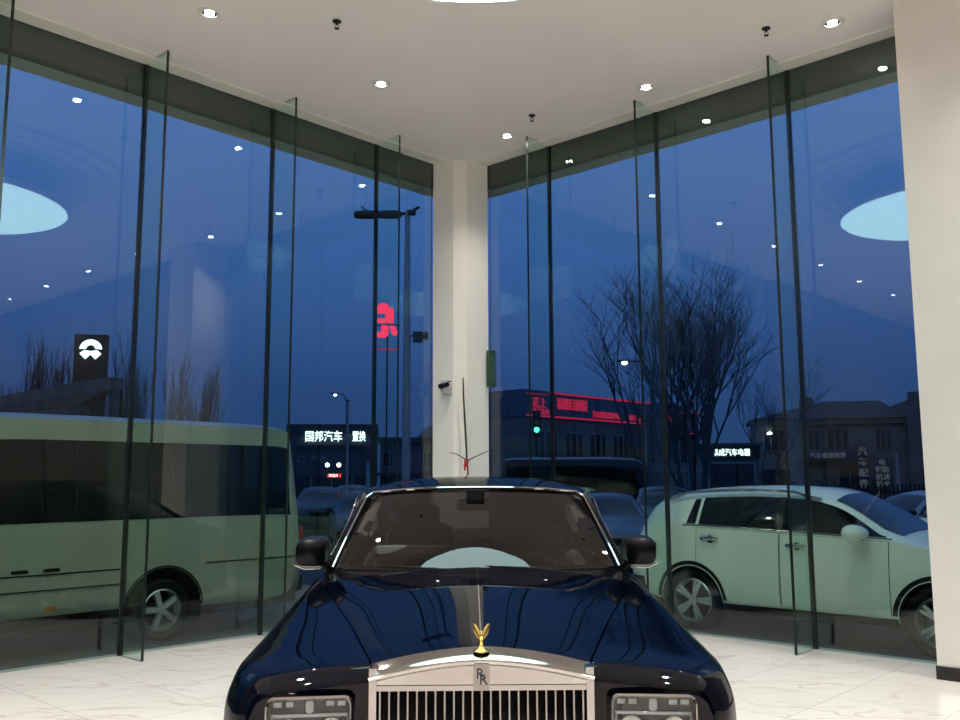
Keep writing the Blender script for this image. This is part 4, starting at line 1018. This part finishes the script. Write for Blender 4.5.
def neon_reflection():  # glowing shape standing in for a character reflected in the glass fin
    v = at(386, 480, 35)
    r = root('red_neon_reflection', (v.x, v.y, GROUND), radians(3), 'red neon reflection in a glass fin, modelled as a glowing shape on an added post', 'sign')
    S = 35 / F_PX; cx, top = 386, 301
    def q(pts): return [((x - cx) * S, (y - top) * S) for x, y in pts]
    zt = 1.6 + (480 - top) * S - GROUND
    mb = MB()
    polys = [[(376, 304), (379, 301.5), (384, 301), (387, 303), (387.5, 306), (392.3, 307), (392.3, 321.5), (376, 321.5), (376, 317), (384, 317), (384, 312), (376, 312)],
             [(380, 324), (387, 324), (387, 334), (384, 336.5), (376, 336.5), (376, 331), (380, 331)], [(388, 324.5), (394, 324.5), (395, 328), (397.5, 332.5), (393, 335), (390, 332)]]
    for p in polys: mb.prism(q(p), 0, .08, TT(0, -.1, zt) @ Matrix.Rotation(radians(-90), 4, 'X'))
    mb.build('character', M['reflected_red_neon'], r, smooth=False)
    part_box(r, 'light_strip', M['red_led'], -.4, .48, -.08, -.02, zt - 1.84, zt - 1.79)  # mirrored red strip in the fin, modelled as a glowing bar
    part_box(r, 'post', M['dark_metal'], -.03, .03, .0, .06, 0, zt - .1); part_box(r, 'added_crossbar', M['dark_metal'], -.4, .5, .0, .05, zt - .9, zt - .85)  # post and bar are added only to carry the reflected shape
neon_reflection()

# ------------------------------------------------------------------ posts, masts, lamps
def mast():
    v = at(406, 480, 17); S = 17 / F_PX
    r = root('surveillance_mast', (v.x, v.y, GROUND), 0, 'tall grey mast with a crossarm of dark cameras just left of the column', 'mast')
    zz = lambda py: 1.6 + (480 - py) * S * 1.0 - GROUND
    mb = MB(); mb.tube([(0, 0, 0), (0, 0, zz(340)), (0, 0, zz(204))], [.085, .072, .05], 14); mb.lathe([(.0, .0), (.16, 0), (.16, .03), (.09, .04)], 16); mb.build('pole', M['grey_metal'], r)
    mb = MB(); mb.tube([(-.92, 0, zz(208)), (.0, 0, zz(207)), (.22, 0, zz(200))], .03, 8); mb.tube([(-.7, 0, zz(208)), (-.9, 0, zz(199))], .015, 6); mb.build('crossarm', M['dark_metal'], r)
    for xx in (-.80, -.36):
        mb = MB(); mb.lathe([(0, -.24), (.07, -.22), (.085, -.05), (.085, .16), (.05, .24), (0, .25)], 14, (xx, 0, zz(208)), 'x'); mb.build('camera_head', M['dark_metal'], r)
    mb = MB(); mb.lathe([(0, -.05), (.06, -.04), (.06, .10), (0, .12)], 12, (.05, -.05, zz(207)), 'x'); mb.build('camera_head', M['dark_metal'], r)
    mb = MB(); mb.box(.12, .30, -.1, .1, zz(341), zz(331)); mb.tube([(0, 0, zz(334)), (.12, 0, zz(335))], .02, 6); mb.lathe([(.03, 0), (.10, .16)], 12, (.24, -.05, zz(335)), 'x'); mb.build('loudspeaker', M['dark_metal'], r)
mast()
def pole(px, d, top, rad, label, name='utility_pole', mat=None):
    v = at(px, 480, d); h = at(px, top, d).z - GROUND
    r = root(name, (v.x, v.y, GROUND), 0, label, 'pole')
    mb = MB(); mb.tube([(0, 0, 0), (0, 0, h * .5), (0, 0, h)], [rad, rad * .85, rad * .6], 10); mb.build('shaft', mat or M['grey_metal'], r)
    mb = MB(); mb.lathe([(0, .0), (rad * 2, 0), (rad * 2, .06), (rad, .08)], 12); mb.build('foot', mat or M['grey_metal'], r)
    mb = MB(); mb.lathe([(0, .06), (rad * .9, .02), (rad * .9, 0)], 10, (0, 0, h)); mb.build('cap', M['dark_metal'], r)
pole(347, 27.5, 401, .045, 'thin pale pole standing in front of the lit shop sign left of the column')
pole(368, 31, 462, .10, 'short grey post right of the lit headlights, in front of the shop')
pole(646, 36, 396, .07, 'grey pole left of the bare tree in front of the red-lit building')
pole(898, 33, 452, .07, 'slim pale pole near the right white wall pier behind the fence')
def street_lamp(px, py, d, dx, label):
    v = at(px, 480, d); z = at(px, py, d).z - GROUND
    r = root('street_lamp', (v.x + dx, v.y, GROUND), 0, label, 'street lamp', 'lit street lamps')
    mb = MB(); mb.tube([(0, 0, 0), (0, 0, z * .93), (-dx * .3, 0, z + .05), (-dx, 0, z + .08)], [.09, .06, .04, .03], 8); mb.build('pole', M['dark_metal'], r)
    mb = MB(); mb.box(-dx - .3, -dx + .22, -.12, .12, z + .04, z + .14); mb.build('lamp_head', M['dark_metal'], r, bevel=.03)
    mb = MB(); mb.lathe([(0, -.10), (.09, -.07), (.13, 0), (.10, .04), (0, .05)], 12, (-dx, -.12, z)); mb.build('lamp_lens', M['lamp_white'], r)
street_lamp(627, 363, 37, 1.1, 'street lamp with a bright white lens left of the bare tree')
street_lamp(334, 395, 62, .8, 'street lamp with a small white lens high above the lit shop sign')
def flood(px, py, d, label):
    v = at(px, 480, d); z = at(px, py, d).z - GROUND
    r = root('floodlight', (v.x, v.y, GROUND), 0, label, 'floodlight')
    mb = MB(); mb.tube([(0, 0, 0), (0, 0, z - .1)], .03, 8); mb.build('post', M['dark_metal'], r)
    mb = MB(); mb.lathe([(0, -.06), (.09, -.05), (.11, .02), (.06, .09), (0, .10)], 12, (0, 0, z), 'y'); mb.build('lamp', M['lamp_white'], r)
flood(327, 465, 46, 'left one of two white floodlights above the red panel'); flood(338.5, 465, 46, 'right one of two white floodlights above the red panel')
def led_panel():
    v = at(334, 480, 46.6); z = at(334, 475.5, 46.6).z - GROUND
    r = root('led_panel', (v.x, v.y, GROUND), 0, 'small glowing red panel on posts below the two floodlights', 'sign')
    part_box(r, 'frame', M['dark_metal'], -.46, .42, -.05, .05, z - .16, z + .16)
    part_box(r, 'display', M['red_lit'], -.34, .36, -.07, -.05, z - .09, z + .09); letters(r, 'letters', '欢迎光', TT(0, -.085, z), .15, M['white_neon'], .5, .004)
    for xx in (-.4, .36): part_box(r, 'post', M['dark_metal'], xx - .03, xx + .03, -.03, .03, 0, z)
led_panel()
def traffic_light():
    v = at(537, 480, 36); z = at(537, 430, 36).z - GROUND
    r = root('traffic_light', (v.x, v.y, GROUND), 0, 'traffic signal showing green right of the column', 'traffic light')
    mb = MB(); mb.tube([(0, 0, 0), (0, 0, z + .5)], .05, 8); mb.build('post', M['dark_metal'], r)
    mb = MB(); mb.box(-.16, .16, -.2, .0, z - .25, z + .75); mb.build('housing', M['black_matte'], r, bevel=.02)
    for k, m in enumerate((M['green_light'], M['lens_amber'], M['lens_red'])):
        mb = MB(); mb.lathe([(0, -.22), (.11, -.215), (.11, -.2)], 12, (0, 0, z + .3 * k), 'y'); mb.build('lens', m, r)
traffic_light()
def fence(px0, d0, px1, d1, h, n, label, name, mat):
    a = gpt(px0, d0); b = gpt(px1, d1); L = (b - a).length; rz = atan2(b.y - a.y, b.x - a.x)
    r = root(name, a, rz, label, 'fence')
    mb = MB(); mb.box(0, L, -.03, .03, h * .85, h * .9); mb.box(0, L, -.03, .03, .15, .22); mb.build('rail', mat, r, smooth=False)
    mb = MB()
    for k in range(n): x = L * (k + .5) / n; mb.box(x - .03, x + .03, -.02, .02, .05, h)
    mb.build('pickets', mat, r, smooth=False)
    for k in range(4): x = L * k / 3; part_box(r, 'post', mat, x - .05, x + .05, -.05, .05, 0, h + .08)
fence(596, 33, 705, 36, 2.35, 34, 'pale tall railing in front of the red-lit building', 'railing_fence', M['pale_metal'])
fence(715, 26, 960, 24, 1.55, 60, 'dark iron railing behind the white crossover', 'iron_fence', M['dark_metal'])

# ------------------------------------------------------------------ bare trees
def tree(px, d, top, spread, label, seed, stems=3, levels=5, upright=.0, group='bare winter trees', thick=.10):
    rnd = random.Random(seed); v = at(px, 480, d); H = at(px, top, d).z - GROUND
    r = root('bare_tree', (v.x, v.y, GROUND), 0, label, 'tree', group)
    trunk = MB(); br = MB()
    def grow(p, dr, ln, rad, lv, mb):
        k = 4; pts = [p]; q = p.copy(); dd = dr.copy()
        for i in range(k):
            dd = (dd + Vector((rnd.uniform(-.13, .13), rnd.uniform(-.13, .13), .05 + .05 * upright))).normalized(); q = q + dd * ln / k; pts.append(q.copy())
        mb.tube(pts, [rad * (1 - .13 * i) for i in range(k + 1)], 5 if rad > .03 else 3, cap=False)
        if lv <= 0: return
        n = rnd.randint(3, 4) if lv > 1 else rnd.randint(3, 5)
        for i in range(n):
            t = rnd.uniform(.35, 1.0); base = pts[min(k, int(t * k + .5))]
            ax = Vector((rnd.uniform(-1, 1), rnd.uniform(-1, 1), 0)); ax = ax.normalized() if ax.length > 0 else Vector((1, 0, 0))
            sp = spread * rnd.uniform(.5, 1.1) * (1 - .45 * upright) * (1.5 if lv < 3 and upright < .5 else .85)
            nd = (dd + ax * sp + Vector((0, 0, (.12 if lv < 3 else .3) + .5 * upright))).normalized()
            grow(base, nd, ln * rnd.uniform(.58, .78), max(rad * .55, .0045), lv - 1, br)
    for s in range(stems):
        a = 2 * pi * s / stems + rnd.uniform(0, 1); off = Vector((cos(a), sin(a) * .6, 0))
        grow(off * (.14 if stems > 1 else 0), (Vector((0, 0, 1)) + off * (.22 * spread if stems > 1 else 0)).normalized(), H * .46, thick * rnd.uniform(.8, 1.1), levels, trunk)
    # scale so that the crown reaches the height seen in the photograph
    mz = max(q[2] for q in br.v); k = H / mz
    for m in (trunk, br): m.v = [(x * k, y * k, z * k) for x, y, z in m.v]
    trunk.build('trunk', M['bark'], r); br.build('branches', M['bark'], r, recalc=False)
tree(695, 30, 222, .85, 'large bare tree with spreading multi-stem crown behind the white crossover', 3, 5, 5, .15, None, .12)
tree(652, 34, 240, .75, 'slimmer bare tree left of the large one, in front of the red lights', 11, 2, 4, .2, None, .08)
tree(772, 50, 352, .7, 'small bushy bare tree right of the white six-character shop sign', 5, 3, 4, 0, None, .07)
LT = [(12, 52, 338, 'first bare tree from the left edge above the canopy roof'), (38, 45, 325, 'second bare tree from the left edge above the canopy roof'), (60, 44, 325, 'bare tree close against the left side of the black sign box'), (112, 50, 312, 'tall bare tree close against the right side of the black sign box'),
      (134, 47, 345, 'bare tree behind the second glass joint on the left'), (176, 46, 345, 'left one of two bare trees in the pale reflection stripe'), (202, 47, 352, 'right one of two bare trees in the pale reflection stripe')]
for i, (px, d, tp, lb) in enumerate(LT): tree(px, d, tp, .5, lb, 20 + i, 3, 4, .8, 'row of bare upright trees', .09)

# ------------------------------------------------------------------ things on the column
def camera_on_column():
    v = at(446, 387, 11.60)
    r = root('security_camera', v, radians(-16), 'small black camera on a white plate on the left face of the column', 'security camera')
    mb = MB(); mb.prism(rrect(.15, .17, .02), -.06, .012, Matrix.Rotation(radians(90), 4, 'X') @ TT(0, 0, 0)); mb.build('base_plate', M['bone'], r)
    mb = MB(); mb.tube([(0, 0, 0), (0, -.06, .0), (.02, -.09, .015)], .014, 8); mb.build('bracket', M['dark_metal'], r)
    mb = MB(); T0 = TT(.015, -.12, .01) @ Matrix.Rotation(radians(-28), 4, 'Z') @ Matrix.Rotation(radians(15), 4, 'X'); m2 = MB(); m2.lathe([(0, -.08), (.030, -.08), (.034, -.07), (.034, .06), (.02, .075), (0, .078)], 16, axis='y'); mb.add([T0 @ Vector(q) for q in m2.v], m2.f); mb.build('body', M['black_gloss'], r)
    mb = MB(); mb.tube([(.03, -.10, .03), (.06, -.09, .06), (.075, -.03, .065)], .007, 6); mb.tube([(-.02, -.05, -.02), (-.05, -.07, -.04), (-.03, -.03, -.06)], .006, 6); mb.build('cable', M['black_matte'], r)
camera_on_column()
def twig():
    v = at(466, 470, 11.52); S = 11.55 / F_PX
    r = root('ribboned_twig', v, 0, 'long dry twig tied with red ribbon hanging on the front of the column', 'twig')
    def q(x, y, off=0): return ((x - 466) * S, off, (470 - y) * S)
    mb = MB(); mb.tube([q(463.3, 378), q(463.6, 395), q(464.6, 415), q(466, 440), q(466.8, 458), q(468.2, 475)], [.008, .011, .013, .013, .012, .008], 7); mb.tube([q(468, 473), q(466, 476.5), q(463.8, 478.5)], [.007, .006, .004], 6); mb.build('stem', M['twig'], r)
    mb = MB(); mb.tube([q(466.3, 460), q(460, 456), q(455, 453.6), q(449.5, 452.8)], [.009, .007, .006, .003], 6); mb.build('side_shoot', M['twig'], r)
    mb = MB(); mb.tube([q(467.3, 461), q(474, 457.5), q(482, 454), q(491, 449.8)], [.009, .007, .006, .003], 6); mb.build('side_shoot', M['twig'], r)
    mb = MB()
    mb.tube([q(464.5, 461, -.02), q(467, 459.5, -.025), q(468.6, 462, -.02), q(466, 463.5, -.02), q(464.5, 461, -.02)], .012, 8)
    for x0, x1, y1 in ((465.5, 464.8, 470.5), (467.3, 467.6, 468.5)): mb.tube([q(x0, 462, -.02), q((x0 + x1) / 2 - .5, 466, -.03), q(x1, y1, -.02)], [.013, .016, .010], 6)
    mb.build('ribbon', M['ribbon'], r)
twig()
def green_sign():
    v = at(489.5, 369, 11.72)
    r = root('green_sign', v, radians(30), 'small dark green sign box on the right edge of the column', 'sign')
    mb = MB(); mb.box(-.02, .075, -.03, .05, -.235, .245); mb.build('box', M['green_sign'], r, bevel=.008)
    mb = MB(); mb.box(.0, .055, -.034, -.03, -.16, .17); mb.build('face_panel', pbr('green_face', (.03, .08, .04), .4), r, smooth=False)
green_sign()

scn.view_settings.view_transform = 'Standard'; scn.view_settings.look = 'None'; scn.view_settings.exposure = 0.0; scn.view_settings.gamma = 1.0
try:
    scn.cycles.transparent_max_bounces = 32; scn.cycles.max_bounces = 10; scn.cycles.glossy_bounces = 6; scn.cycles.caustics_reflective = False; scn.cycles.caustics_refractive = False; scn.cycles.sample_clamp_indirect = 4.0
except Exception: pass
